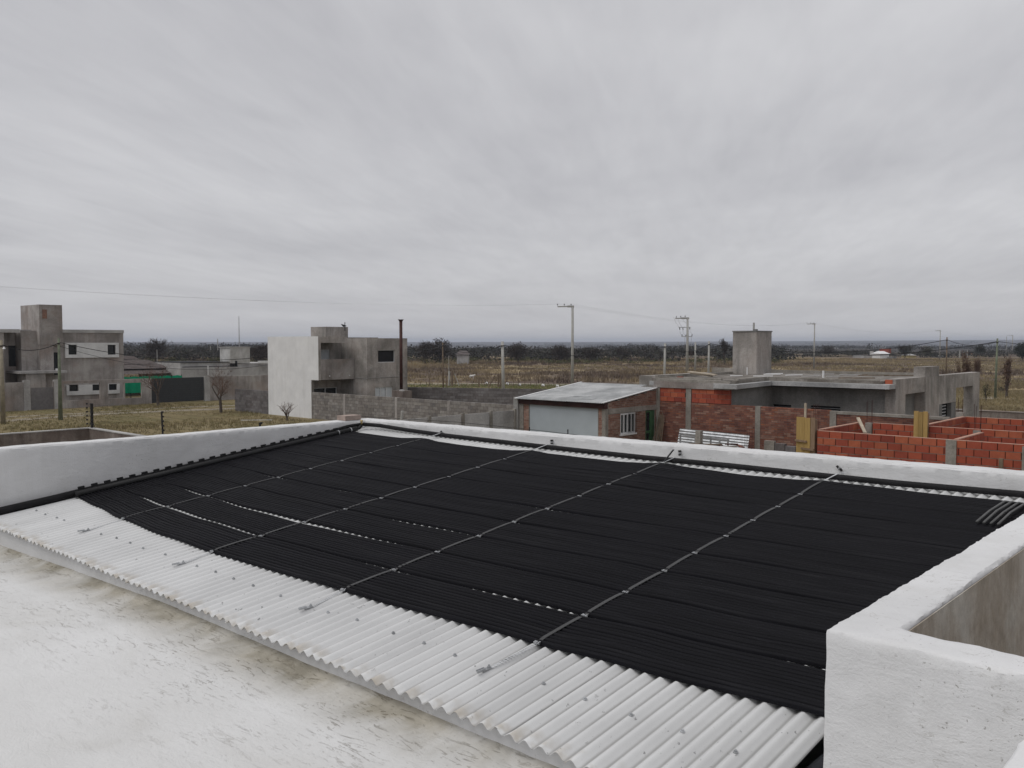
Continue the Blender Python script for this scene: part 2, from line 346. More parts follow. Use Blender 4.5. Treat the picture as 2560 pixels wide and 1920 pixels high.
# ------------------------------------------------------------------ helpers
COL = scn.collection
def root_of(o):
    while o.parent: o = o.parent
    return o
class MB:
    def __init__(s): s.v = []; s.f = []
    def add(s, vs, fs):
        k = len(s.v); s.v.extend([tuple(p) for p in vs]); s.f.extend([tuple(i+k for i in f) for f in fs]); return s
    def box(s, x0, x1, y0, y1, z0, z1):
        x0, x1 = sorted((x0, x1)); y0, y1 = sorted((y0, y1)); z0, z1 = sorted((z0, z1))
        return s.add([(x0,y0,z0),(x1,y0,z0),(x1,y1,z0),(x0,y1,z0),(x0,y0,z1),(x1,y0,z1),(x1,y1,z1),(x0,y1,z1)],
                     [(0,3,2,1),(4,5,6,7),(0,1,5,4),(1,2,6,5),(2,3,7,6),(3,0,4,7)])
    def bar(s, a, b, w, h=None, up=(0,0,1)):
        """square bar from a to b"""
        h = h or w; a = Vector(a); b = Vector(b); d = (b-a).normalized()
        u = Vector(up); 
        if abs(d.dot(u)) > .98: u = Vector((0, 1, 0))
        r = d.cross(u).normalized()*w/2; q = r.cross(d).normalized()*h/2
        vs = [a-r-q, a+r-q, a+r+q, a-r+q, b-r-q, b+r-q, b+r+q, b-r+q]
        return s.add(vs, [(0,1,2,3),(7,6,5,4),(0,4,5,1),(1,5,6,2),(2,6,7,3),(3,7,4,0)])
    def tube(s, pts, r, n=6, cap=True):
        pts = [Vector(p) for p in pts]; rr = r if isinstance(r, (list, tuple)) else [r]*len(pts)
        k = len(s.v)
        for i, p in enumerate(pts):
            d = (pts[min(i+1, len(pts)-1)]-pts[max(i-1, 0)]).normalized()
            u = Vector((0, 0, 1)) if abs(d.z) < .95 else Vector((1, 0, 0))
            a = d.cross(u).normalized(); b = a.cross(d).normalized()
            for j in range(n):
                t = 2*math.pi*(j+.5)/n
                s.v.append(tuple(p+(a*math.cos(t)+b*math.sin(t))*rr[i]))
        for i in range(len(pts)-1):
            for j in range(n):
                s.f.append((k+i*n+j, k+i*n+(j+1) % n, k+(i+1)*n+(j+1) % n, k+(i+1)*n+j))
        if cap:
            s.f.append(tuple(k+j for j in reversed(range(n)))); s.f.append(tuple(k+(len(pts)-1)*n+j for j in range(n)))
        return s
    def prism(s, poly, z0, z1):
        k = len(poly)
        vs = [(x, y, z0) for x, y in poly]+[(x, y, z1) for x, y in poly]
        fs = [tuple(reversed(range(k))), tuple(range(k, 2*k))]+[(i, (i+1) % k, k+(i+1) % k, k+i) for i in range(k)]
        return s.add(vs, fs)
    def panel(s, ax, c0, c1, u0, u1, z0, z1, holes=()):
        """wall slab between planes c0,c1 of axis ax with rectangular holes (ua,ub,za,zb)"""
        us = sorted(set([u0, u1]+[min(max(q, u0), u1) for h in holes for q in h[:2]]))
        zs = sorted(set([z0, z1]+[min(max(q, z0), z1) for h in holes for q in h[2:]]))
        def P(c, u, z): return (c, u, z) if ax == 'x' else (u, c, z)
        def solid(i, j):
            if i < 0 or j < 0 or i >= len(us)-1 or j >= len(zs)-1: return False
            cu, cz = (us[i]+us[i+1])/2, (zs[j]+zs[j+1])/2
            return not any(h[0] < cu < h[1] and h[2] < cz < h[3] for h in holes)
        for i in range(len(us)-1):
            for j in range(len(zs)-1):
                if not solid(i, j): continue
                a, b, c, d = us[i], us[i+1], zs[j], zs[j+1]
                for cc in (c0, c1): s.add([P(cc,a,c),P(cc,b,c),P(cc,b,d),P(cc,a,d)], [(0,1,2,3)])
                if not solid(i-1, j): s.add([P(c0,a,c),P(c1,a,c),P(c1,a,d),P(c0,a,d)], [(0,1,2,3)])
                if not solid(i+1, j): s.add([P(c0,b,c),P(c1,b,c),P(c1,b,d),P(c0,b,d)], [(0,1,2,3)])
                if not solid(i, j-1): s.add([P(c0,a,c),P(c1,a,c),P(c1,b,c),P(c0,b,c)], [(0,1,2,3)])
                if not solid(i, j+1): s.add([P(c0,a,d),P(c1,a,d),P(c1,b,d),P(c0,b,d)], [(0,1,2,3)])
        return s
    def build(s, name, m, parent=None, smooth=False, label=None):
        off = root_of(parent).location if parent else Vector((0, 0, 0))
        v = np.array(s.v, dtype=np.float32)-np.array(off, dtype=np.float32)
        me = bpy.data.meshes.new(name); me.from_pydata(v.tolist(), [], s.f)
        me.materials.append(M[m] if isinstance(m, str) else m)
        if smooth: me.polygons.foreach_set('use_smooth', [True]*len(me.polygons))
        me.update()
        o = bpy.data.objects.new(name, me); COL.objects.link(o); o.parent = parent
        if label: o['label'] = label
        return o
def tag(o, label=None, cat=None, group=None, kind=None):
    if label: o['label'] = label
    if cat: o['category'] = cat
    if group: o['group'] = group
    if kind: o['kind'] = kind
    return o
def thing(name, label, cat, loc, group=None):
    o = bpy.data.objects.new(name, None); o.empty_display_size = .3; COL.objects.link(o); o.location = loc
    return tag(o, label, cat, group)
def stuff_mesh(name, V, Fc, m, parent=None, kind='stuff', label=None):
    """fast numpy mesh of triangles"""
    me = bpy.data.meshes.new(name)
    off = np.array(root_of(parent).location if parent else (0, 0, 0), dtype=np.float32)
    V = (V-off).astype(np.float32); Fc = Fc.astype(np.int32)
    me.vertices.add(len(V)); me.vertices.foreach_set('co', V.ravel())
    me.loops.add(Fc.size); me.loops.foreach_set('vertex_index', Fc.ravel())
    me.polygons.add(len(Fc)); me.polygons.foreach_set('loop_start', np.arange(0, Fc.size, 3, dtype=np.int32))
    me.polygons.foreach_set('loop_total', np.full(len(Fc), 3, dtype=np.int32))
    me.materials.append(M[m]); me.update(calc_edges=True); me.validate()
    o = bpy.data.objects.new(name, me); COL.objects.link(o); o.parent = parent
    if kind: o['kind'] = kind
    if label: o['label'] = label
    return o
def copy_tree(o, parent=None):
    c = o.copy(); COL.objects.link(c); c.parent = parent
    for ch in list(o.children): copy_tree(ch, c)
    return c
def nz(p, s=1.0): return noise.noise(Vector(p)*s)

# ================================================================== OUR OWN ROOF
RS, RY0, RZ0 = 0.116, 2.5507, -1.58
def roofz(y): return RZ0+RS*(y-RY0)
RIB = 0.079
def crest(x): return -2.408+round((x+2.408)/RIB)*RIB

house = thing('white_house', 'white painted house whose flat roof and corrugated sheet roof fill the foreground', 'house', (-4, 1, GROUND))

def rough_slab(name, rects, z0, ztop, step, m, parent, amp=.004, edge=.012, zstep=None, label=None):
    """plastered wall of rectangular plan pieces; faces subdivided and uneven, arrises worn"""
    zstep = zstep or step
    def lines(vals):
        vals = sorted(set(round(v, 4) for v in vals)); out = []
        for a, b in zip(vals, vals[1:]):
            k = max(1, round((b-a)/step)); out += [a+(b-a)*i/k for i in range(k)]
        return out+[vals[-1]]
    I_ = .013
    xs = lines([r[0] for r in rects]+[r[1] for r in rects]+[r[0]+I_ for r in rects]+[r[1]-I_ for r in rects]); ys = lines([r[2] for r in rects]+[r[3] for r in rects]+[r[2]+I_ for r in rects]+[r[3]-I_ for r in rects])
    nx, ny = len(xs)-1, len(ys)-1
    mask = set()
    for r in rects:
        for i in range(nx):
            cx_ = (xs[i]+xs[i+1])/2
            if not r[0] < cx_ < r[1]: continue
            for j in range(ny):
                if r[2] < (ys[j]+ys[j+1])/2 < r[3]: mask.add((i, j))
    bnd = {}
    def addb(v, nrm):
        a = bnd.get(v, (0, 0)); bnd[v] = (a[0]+nrm[0], a[1]+nrm[1])
    edges = []
    for (i, j) in mask:
        for (di, dj, a, b) in ((-1, 0, (i, j+1), (i, j)), (1, 0, (i+1, j), (i+1, j+1)), (0, -1, (i, j), (i+1, j)), (0, 1, (i+1, j+1), (i, j+1))):
            if (i+di, j+dj) not in mask:
                edges.append((a, b)); addb(a, (di, dj)); addb(b, (di, dj))
    nzs = max(1, round((ztop(rects[0][0], rects[0][2])-z0)/zstep))
    V = []; idx = {}
    def vert(i, j, k):
        key = (i, j, k)
        if key in idx: return idx[key]
        x, y = xs[i], ys[j]; zt = ztop(x, y); zz_ = zt if k == 0 else zt-.014-(zt-.014-z0)*(k-1)/(nzs-1)
        p = Vector((x, y, zz_))
        n0 = noise.noise_vector(p*9)*amp+noise.noise_vector(p*31)*amp*.7
        low = noise.noise_vector(p*1.7)*amp*1.3
        d = n0+low
        if k == 0:
            d.x *= .3; d.y *= .3
        if (i, j) in bnd:
            nx_, ny_ = bnd[(i, j)]; L = math.hypot(nx_, ny_) or 1
            if k == 0:
                e = edge*(.7+.9*abs(noise.noise(p*14))+.5*noise.noise(p*47))
                d.z -= e*.75; d.x -= nx_/L*e*.8; d.y -= ny_/L*e*.8
            elif k == 1:
                e = edge*.15
                d.x -= nx_/L*e; d.y -= ny_/L*e
        p = p+d
        idx[key] = len(V); V.append(tuple(p)); return idx[key]
    F = []
    for (i, j) in sorted(mask): F.append((vert(i, j, 0), vert(i+1, j, 0), vert(i+1, j+1, 0), vert(i, j+1, 0)))
    for a, b in edges:
        for k in range(nzs): F.append((vert(*a, k+1), vert(*b, k+1), vert(*b, k), vert(*a, k)))
    mb = MB(); mb.v = V; mb.f = F
    o = mb.build(name, m, parent, smooth=True, label=label); o.data.set_sharp_from_angle(angle=math.radians(38)); return o

def ptop(x, y):
    t = min(1, max(0, (x+8.75)/7.2)); return -.966+.049*t+.006*noise.noise(Vector((x*.8, y*.8, 3)))
rough_slab('parapet', [(-8.95, -8.75, -1.6, 7.1), (-8.75, 5.0, 6.9, 7.1)], -1.62, ptop, .034, 'white_wall', house, .0035, .011,
           label='long low white parapet along the left and far sides of the sheet roof')
def ptop2(x, y): return -.95+.005*noise.noise(Vector((x, y, 9)))
rough_slab('parapet', [(-1.165, -.975, 2.83, 6.9), (-.975, 3.2, 2.83, 3.005)], -2.0, ptop2, .020, 'white_wall', house, .004, .0075, .03,
           label='white L-shaped parapet corner at the right')
rough_slab('parapet', [(-.49, -.30, 1.2, 2.82)], -1.9, ptop2, .03, 'white_wall', house, .003, .008, label='short white return wall at the lower right')

# stained back of the right parapet and the light well behind it
mb = MB(); mb.panel('x', -.972, -.968, 3.03, 6.89, -3.6, -.966); mb.build('stained_render', 'stain_face', house)
mb = MB(); mb.box(-.96, 5, 3.03, 6.89, -3.7, -3.6); mb.box(-1.16, -.98, 3.02, 6.89, -3.6, -2.005); mb.build('light_well_floor', 'plaster_grey', house)
# body of the house below the roof
mb = MB()
mb.box(-8.94, -1.2, -6, 7.09, GROUND, -2.05); mb.box(-1.2, 5, -6, 2.82, GROUND, -2.05); mb.box(-1.2, 5, 6.91, 7.09, GROUND, -1.63)
mb.box(-8.94, -8.76, -1.6, 7.09, -2.05, -1.63); mb.box(-8.74, -1.2, 6.91, 7.09, -2.05, -1.63)
mb.box(-1.15, 3.2, 2.84, 3.0, -2.05, -2.01)
mb.build('wall', 'white_wall', house)

def deckz(x, y):
    z_ = -1.69 if x > -5.5 else -1.69-.10*min(1.3, (-5.5-x)/3)
    d = 2.60-y
    return z_+.035*math.exp(-max(0, d)/.05)+.006*noise.noise(Vector((x*.7, y*.7, 0)))
mb = MB(); xs = np.linspace(-8.745, 4.9, 150); ys = list(np.linspace(-5.9, 1.9, 40))+list(np.linspace(1.94, 2.61, 26))
for y in ys:
    for x in xs: mb.v.append((x, y, deckz(x, y)))
nx = len(xs)
for j in range(len(ys)-1):
    for i in range(nx-1): mb.f.append((j*nx+i, j*nx+i+1, (j+1)*nx+i+1, (j+1)*nx+i))
mb.build('roof_deck', 'deck', house, smooth=True)
mb = MB(); mb.box(-.97, 5, 2.6, 2.84, -1.9, -1.70); mb.build('roof_deck', 'deck', house)

# step under the drip edge
rough_slab('fascia', [(-8.745, -1.36, 2.605, 2.70)], -1.92, lambda x, y: -1.594, .06, 'white_wall', house, .003, .004, .05)
mb = MB(); mb.box(-1.335, -1.17, 2.3, 6.88, -1.75, -1.72); mb.box(-1.36, -1.345, 2.72, 6.85, -1.83, -1.60)
mb.build('gutter', 'gutter', house)

# --- corrugated sheets: seven, each a part, with their screws
SX0 = -8.742; SHEETW = (8.742-1.34)/7
screw_x = [-8.495, -8.283, -8.051, -7.836, -7.315, -7.081, -6.863, -6.556, -6.334, -6.08, -5.549, -5.312, -5.073, -4.838, -4.523,
           -4.065, -3.829, -3.515, -3.284, -3.04, -2.487, -2.251, -2.009, -1.765, -1.526]
def make_screw_mesh():
    mb = MB(); n = 12
    for r0, z0, r1, z1 in ((.0, .0045, .0, .0045),): pass
    def disc(r, za, zb, k):
        vs = [(r*math.cos(2*math.pi*i/k), r*math.sin(2*math.pi*i/k), za) for i in range(k)]+[(r*.92*math.cos(2*math.pi*i/k), r*.92*math.sin(2*math.pi*i/k), zb) for i in range(k)]
        mb.add(vs, [tuple(range(k, 2*k))]+[(i, (i+1) % k, k+(i+1) % k, k+i) for i in range(k)])
    disc(.0105, 0, .0035, 12); disc(.0062, .0035, .010, 6)
    me = bpy.data.meshes.new('screw'); me.from_pydata(mb.v, [], mb.f); me.materials.append(M['zinc_dull']); return me
screw_me = make_screw_mesh()
sheets = []
for s_ in range(7):
    r_ = random.Random(40+s_)
    x0 = SX0+s_*SHEETW; x1 = x0+SHEETW+(.03 if s_ < 6 else 0)
    ncol = int(round((x1-x0)/RIB*10)); ysn = [2.548, 2.60, 2.75, 3.1, 3.8, 4.8, 5.8, 6.5, 6.895]
    lift = .0016*(s_ % 2)+.0006
    wob = [r_.uniform(-.003, .004) for _ in range(20)]
    mb = MB(); k = ncol+1
    for side in (0, 1):
        for jy, y in enumerate(ysn):
            for i in range(k):
                x = x0+(x1-x0)*i/ncol; u = i/ncol
                z_ = roofz(y)+.0125*math.cos(2*math.pi*(x+2.408)/RIB)+lift
                if jy < 2:
                    z_ += wob[int(u*12)]*(1-jy)*.5
                    if u > .95 or u < .05: z_ += .004*(1-jy)
                yy = y+(wob[int(u*9)+5]*1.5 if jy == 0 else 0)
                mb.v.append((x, yy, z_-side*.0016))
    NS = len(ysn)*k
    for j in range(len(ysn)-1):
        for i in range(ncol):
            mb.f.append((j*k+i, j*k+i+1, (j+1)*k+i+1, (j+1)*k+i)); mb.f.append((NS+j*k+i, NS+(j+1)*k+i, NS+(j+1)*k+i+1, NS+j*k+i+1))
    for i in range(ncol): mb.f.append((i, NS+i, NS+i+1, i+1))
    for j in range(len(ysn)-1): mb.f.append((j*k+ncol, NS+j*k+ncol, NS+(j+1)*k+ncol, (j+1)*k+ncol))
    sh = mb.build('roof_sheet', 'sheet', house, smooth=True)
    for x in screw_x:
        if x0 <= x < x0+SHEETW:
            o = bpy.data.objects.new('screw', screw_me); COL.objects.link(o); o.parent = sh
            y = 2.94+r_.uniform(-.012, .012); cxx = crest(x)
            o.location = Vector((cxx, y, roofz(y)+.0125+lift))-house.location
            o.rotation_euler = (math.atan(RS), 0, r_.uniform(0, 3))

# --- solar collector: header with clamps, nine tube mats
coll = thing('solar_pool_heater', 'black rubber tube solar collector for pool heating spread over the corrugated roof', 'solar heater', (-5.2, 5, roofz(5)))
def spline(pts):
    def f(x):
        if x <= pts[0][0]: return pts[0][1]
        for (a, b), (c, d) in zip(pts, pts[1:]):
            if x <= c:
                t = (x-a)/(c-a); t = t*t*(3-2*t); return b+(d-b)*t
        return pts[-1][1]
    return f
near_e = spline([(-8.66, 3.36), (-8.03, 3.304), (-7.415, 3.229), (-6.53, 3.175), (-5.79, 3.152), (-5.13, 3.158), (-4.26, 3.18), (-2.8, 3.24), (-2.28, 3.275), (-1.3, 3.34)])
STX = [-7.335, -5.74, -4.25, -2.775]
far_e = spline([(-8.6, 6.50), (-8.386, 6.444), (-8.0, 6.43), (-7.65, 6.425), (-7.335, 6.54), (-6.98, 6.43), (-6.56, 6.386), (-6.21, 6.393), (-5.95, 6.43), (-5.74, 6.56), (-5.41, 6.469),
                (-4.98, 6.428), (-4.62, 6.432), (-4.4, 6.49), (-4.25, 6.60), (-3.85, 6.50), (-3.34, 6.447), (-2.99, 6.476), (-2.775, 6.585), (-2.54, 6.55), (-2.04, 6.525), (-1.5, 6.545), (-1.2, 6.55)])
NM, NT = 9, 11
CL = [0, 1.04, 2.05, 3.07, 4.04, 5.04, 6.06, 7.05, 7.98, 9]
def bnd_y(i, x):
    t = CL[i]/9; sag = 0.0
    y = near_e(x)*(1-t)+ (6.57+((far_e(x)-6.58)*.72+6.65-6.57)*(t**4))*t
    y += .016*noise.noise(Vector((x*.9, i*3.7, 0)))*min(1, i, NM-i if i < NM else 1)
    return y
def gap(i, x):
    g = .024+.030*max(0, noise.noise(Vector((x*1.1, i*5.1, 7)))+.12)
    if i == 1: g += .026*math.exp(-((x+6.9)/1.05)**2)
    if i == 2: g += .036*math.exp(-((x+6.0)/1.15)**2)
    if i == 4: g += .012*math.exp(-((x+4.6)/1.2)**2)
    if i == 5: g += .016*math.exp(-((x+3.8)/1.3)**2)
    if i == 3: g += .012*math.exp(-((x+4.2)/1.3)**2)
    return g*(1-math.exp(-max(0, x+8.6)/.5))
XM = np.concatenate([np.linspace(-8.60, -8.0, 12), np.linspace(-7.93, -1.24, 88)])
SEC = [(-.0146, -.012), (-.0118, .001), (-.0072, .0100), (0, .0130), (.0072, .0100), (.0118, .001), (.0146, -.012)]
for i in range(NM):
    mb = MB(); ns = len(SEC)
    for j in range(NT):
        k0 = len(mb.v)
        for x in XM:
            g0, g1 = gap(i, x)/2, gap(i+1, x)/2
            lo, hi = bnd_y(i, x)+(g0 if i else 0), bnd_y(i+1, x)-(g1 if i < NM-1 else 0)
            p = (hi-lo)/NT; y = lo+(j+.5)*p+.0045*noise.noise(Vector((x*2.0, i*9+j*.35, 2)))+.002*noise.noise(Vector((x*5, i*9+j*1.7, 2)))
            z_ = roofz(y)+.0205+.005*noise.noise(Vector((x*1.7, j*.25+i*4, 5)))
            grp = .0035*math.sin(math.pi*((j % 4)+.5)/4)
            dx = min(abs(x-s) for s in STX)
            z_ += grp*.7+.003*(1-math.exp(-(dx/.12)**2))
            # a few tubes lifted where mats buckle
            z_ += .012*max(0, noise.noise(Vector((x*.8, j*.5+i*2.2, 11)))-.25)
            w = p/.0316
            for (sy, sz) in SEC: mb.v.append((x, y+sy*min(w, 1.15), z_+sz))
        for a in range(len(XM)-1):
            for b in range(ns-1):
                q = k0+a*ns+b; mb.f.append((q, q+ns, q+ns+1, q+1))
        mb.f.append(tuple(k0+(len(XM)-1)*ns+b for b in range(ns)))
        if j < NT-1:  # web between tubes
            for a in range(len(XM)-1):
                q = k0+a*ns+ns-1; r2 = k0+len(XM)*ns+a*ns
                mb.f.append((q, q+ns, r2+ns, r2))
    mb.build('tube_mat', 'rubber', coll, smooth=True)
# header and end header
def hz(y): return roofz(y)+.050
HX = -8.615
hdr = MB().tube([(HX, 3.34, hz(3.34)), (HX, 5.0, hz(5)), (HX, 6.66, hz(6.66))], .030, 14).build('header_pipe', 'rubber_black', coll, smooth=True)
MB().tube([(-1.20, 3.35, hz(3.35)), (-1.20, 6.7, hz(6.7))], .030, 12).build('header_pipe', 'rubber_black', coll, smooth=True)
for k in range(26):
    y = 3.41+k*.1235
    mb = MB(); mb.bar((HX-.038, y-.028, hz(y-.028)+.046), (HX-.038, y+.028, hz(y+.028)+.046), .022, .026); mb.bar((HX-.02, y, hz(y)-.0), (HX-.045, y, hz(y)+.055), .03, .012)
    mb.build('clamp', 'rubber_black', coll)
MB().tube([(HX, 6.64, hz(6.64)), (HX, 6.70, hz(6.70)+.002), (HX+.005, 6.725, hz(6.7)+.025), (HX+.005, 6.73, hz(6.7)+.045)], .02, 10).build('elbow', 'rubber_black', coll, smooth=True)
mb = MB(); mb.tube([(HX+.005, 6.73, hz(6.7)+.04), (HX+.005, 6.73, hz(6.7)+.075), (HX+.005, 6.73, hz(6.7)+.095)], [.013, .013, .019], 10); mb.build('valve', 'brass', coll, smooth=True)
for y in (6.38, 6.56):
    mb = MB(); mb.tube([(HX, y-.006, hz(y)), (HX, y+.006, hz(y))], .034, 14); mb.build('hose_clip', 'zinc', coll)

# --- insulated pipes on the parapets
pl = thing('insulated_pipe', 'thick black foam insulated pipe lying along the foot of the left parapet', 'pipe', (-9.05, 4.5, roofz(4.5)), 'insulated pipes along the parapets')
MB().tube([(-8.69, 1.9, -1.60), (-8.69, 2.55, -1.535), (-8.68, 3.2, roofz(3.2)+.045), (-8.685, 3.45, roofz(3.45)+.05), (-8.705, 4.3, roofz(4.3)+.055)], [.036, .036, .036, .034, .024], 14).build('foam_sleeve', 'foam', pl, smooth=True)
MB().tube([(-8.705, 4.25, roofz(4.25)+.055), (-8.71, 5.2, roofz(5.2)+.06), (-8.71, 6.07, -1.113), (-8.705, 6.33, -1.075), (-8.70, 6.6, -1.028), (-8.66, 6.78, -1.012)], .023, 12).build('foam_sleeve', 'foam', pl, smooth=True)
pb = thing('insulated_pipe', 'black insulated pipe running along the far parapet above the mats', 'pipe', (-5, 6.83, roofz(6.83)), 'insulated pipes along the parapets')
pp = [(-8.66, 6.80, -1.012), (-8.4, 6.84, -1.014), (-7.9, 6.84, -1.035), (-7.2, 6.82, roofz(6.82)+.036), (-5.8, 6.79, roofz(6.79)+.033), (-4.56, 6.777, -1.058), (-3.7, 6.80, -1.055), (-2.9, 6.79, -1.056), (-2.25, 6.80, -1.056), (-1.48, 6.845, -1.05), (-1.19, 6.85, -1.05)]
MB().tube(pp, .0235, 12).build('foam_sleeve', 'foam', pb, smooth=True)
mb = MB(); mb.tube([(-1.30, 6.85, -1.05), (-1.26, 6.85, -1.05)], .029, 12); mb.build('coupling', 'rubber_black', pb)
mb = MB(); mb.tube([(-1.28, 6.84, -1.03), (-1.29, 6.80, -1.07), (-1.27, 6.76, -1.06), (-1.24, 6.78, -1.03)], .003, 5); mb.build('tie_wire', 'zinc', pb)

# --- four hold-down straps
SY0 = [3.30, 3.225, 3.235, 3.284]
strap_lbl = ['dark grey rubber strap across the mats nearest the left parapet', 'grey rubber strap over the mats, second from the left parapet',
             'grey rubber strap with a loose upright end at the far pipe', 'grey rubber strap nearest the right white wall, over the widest mats']
def ribbon(pts, w, t=.004):
    mb = MB(); n = len(pts)
    for p in pts:
        x, y, z_ = p
        mb.v += [(x-w/2, y, z_), (x+w/2, y, z_), (x+w/2, y, z_-t), (x-w/2, y, z_-t)]
    for a in range(n-1):
        for b in range(4): mb.f.append((a*4+b, a*4+(b+1) % 4, a*4+4+(b+1) % 4, a*4+4+b))
    mb.f += [(0, 1, 2, 3), tuple(4*(n-1)+q for q in (3, 2, 1, 0))]
    return mb
def make_clip_mesh():
    mb = MB(); mb.box(-.016, .016, -.007, .007, 0, .006); mb.box(-.016, -.009, -.010, .010, .006, .010); mb.box(.009, .016, -.010, .010, .006, .010); mb.box(-.004, .004, -.013, .004, .004, .012)
    me = bpy.data.meshes.new('clip'); me.from_pydata(mb.v, [], mb.f); me.materials.append(M['zinc']); return me
clip_me = make_clip_mesh()
for k, sx in enumerate(STX):
    st = thing('hold_down_strap', strap_lbl[k], 'strap', (sx, 5, roofz(5)), 'straps holding the mats down')
    cy = [bnd_y(i, sx) for i in range(NM+1)]
    pts = []
    for i in range(NM):
        a, b = cy[i], cy[i+1]
        for (y, h) in ((a-.002, .021), (a+.020, .031), (a+.05, .0365), (a+.12, .0375), ((a+b)/2, .0385), (b-.09, .0375), (b-.045, .035), (b-.02, .030), (b-.006, .022)):
            pts.append((sx+.004*math.sin(y*7+k), y, roofz(y)+h))
    ribbon(pts, .022 if k else .017).build('band', 'strap', st)
    for y in cy:
        o = bpy.data.objects.new('clip', clip_me); COL.objects.link(o); o.parent = st
        o.location = Vector((sx+.004*math.sin(y*7+k), y-.004, roofz(y)+.022))-st.location; o.rotation_euler = (math.atan(RS), 0, rng.uniform(-.4, .4))
    # perforated steel band to its anchor on a crest
    xa = crest(sx)
    a = Vector((sx, cy[0]-.012, roofz(cy[0])+.020)); b = Vector((xa+.003, 2.93, roofz(2.93)+.014)); d = b-a
    mb = MB(); w = .0085
    for s_ in (-1, 1): mb.bar(a+Vector((s_*w, 0, 0)), b+Vector((s_*w, 0, 0)), .0035, .0018)
    for q in range(15):
        p = a+d*(q+.5)/15; mb.bar(p+Vector((-w, 0, 0)), p+Vector((w, 0, 0)), .008, .0016)
    mb.build('perforated_band', 'zinc_white', st)
    z0 = roofz(2.92)+.0125
    mb = MB(); mb.box(xa-.013, xa+.013, 2.875, 2.935, z0+.002, z0+.005); mb.box(xa-.012, xa-.006, 2.85, 2.90, z0+.004, z0+.012); mb.box(xa+.004, xa+.012, 2.84, 2.89, z0+.004, z0+.014)
    mb.build('anchor_plate', 'zinc_dull', st)
    mb = MB(); mb.tube([(xa, 2.925, z0), (xa, 2.925, z0+.012)], .0085, 8); mb.tube([(xa, 2.925, z0+.012), (xa, 2.925, z0+.02)], .005, 6); mb.build('anchor_screw', 'zinc_dull', st)
    # far end: steel strip over the pipe to a bracket on the parapet
    bx = (-7.329, -5.703, -4.201, -2.743)[k]
    bz = (-1.033, -1.014, -0.998, -0.999)[k]
    yf = cy[-1]
    mb = MB(); p0 = Vector((sx, yf+.005, roofz(yf)+.032)); p1 = Vector((sx+.05, 6.80, roofz(6.80)+.058)); p2 = Vector((sx+.10, 6.885, bz-.02))
    mb.bar(p0, p1, .014, .002); mb.bar(p1, p2, .010, .002); mb.bar(p2, Vector((bx, 6.89, bz)), .003, .002); mb.build('steel_strip', 'zinc_white', st)
    mb = MB()
    if k in (1, 2): mb.box(bx-.008, bx+.008, 6.865, 6.892, bz+.008, bz+.024); mb.box(bx-.006, bx+.006, 6.865, 6.892, bz-.024, bz-.01)
    else: mb.bar((bx-.022, 6.88, bz+.02), (bx-.006, 6.88, bz+.002), .016, .014); mb.bar((bx+.006, 6.88, bz+.0), (bx+.02, 6.88, bz-.018), .014, .014)
    mb.build('wall_bracket', 'fence_iron', st)
    mb = MB(); mb.box(bx-.004, bx+.004, 6.862, 6.895, bz-.009, bz+.009); mb.build('bolt', 'zinc', st)
    if k == 2:
        mb = MB(); mb.bar((sx-.005, yf+.02, roofz(yf)+.03), (sx+.045, 6.78, roofz(6.78)+.13), .02, .006); mb.build('loose_end', 'rubber_black', st)

bn = thing('hose_bundle', 'bundle of grey rubber strips beside the right parapet', 'hose', (-1.5, 6.5, roofz(6.5)))
for q in range(4):
    mb = MB(); x = -1.50+.04*q
    mb.tube([(x-.02, 6.0, roofz(6.0)+.058), (x-.01, 6.25, roofz(6.25)+.062+.004*(q % 2)), (x+.01, 6.54, roofz(6.54)+.055), (x+.03, 6.62, roofz(6.62)+.03)], .008, 7)
    mb.build('strip', 'strap_grey', bn, smooth=True)

br = MB(); br.box(-8.93, -8.76, 6.60, 6.84, -.962, -.905); o = br.build('loose_brick', 'dusty_brick'); tag(o, 'single dusty brick lying on the far left corner of the white parapet', 'brick')

# ================================================================== LAND
def smooth(a, b, x):
    t = min(1, max(0, (x-a)/(b-a))); return t*t*(3-2*t)
def land(x, y):
    r = math.hypot(x, y); z_ = GROUND
    if r > 420:
        z_ -= 9*smooth(420, 2600, r)
        az = math.atan2(x, y)                       # 0 = +y, negative to the left
        right = smooth(-.75, .15, az) if abs(az) < 2.4 else 0
        top = 17.5+22*right+1.6*noise.noise(Vector((az*9, 1, 0)))+1.0*noise.noise(Vector((az*31, 2, 0)))
        z_ += top*smooth(2600, 6600, r)
        if r < 7200: z_ += 1.6*noise.noise(Vector((x*.0022, y*.0022, 4)))*smooth(700, 2500, r)
    return z_
rad = [0.0, 20, 60, 120, 200, 300, 420, 560, 720, 900, 1150, 1450, 1800, 2200, 2600, 3100, 3600, 4100, 4700, 5300, 5900, 6600, 7200, 8000]
NA = 240; mb = MB(); mb.v.append((0, 0, GROUND))
for r in rad[1:]:
    for a in range(NA):
        t = 2*math.pi*a/NA; x, y = r*math.sin(t), r*math.cos(t); mb.v.append((x, y, land(x, y)))
for a in range(NA): mb.f.append((0, 1+(a+1) % NA, 1+a))
for i in range(len(rad)-2):
    for a in range(NA):
        p, q = 1+i*NA+a, 1+i*NA+(a+1) % NA; mb.f.append((p, q, q+NA, p+NA))
o = mb.build('ground', 'ground', smooth=True); o['kind'] = 'structure'

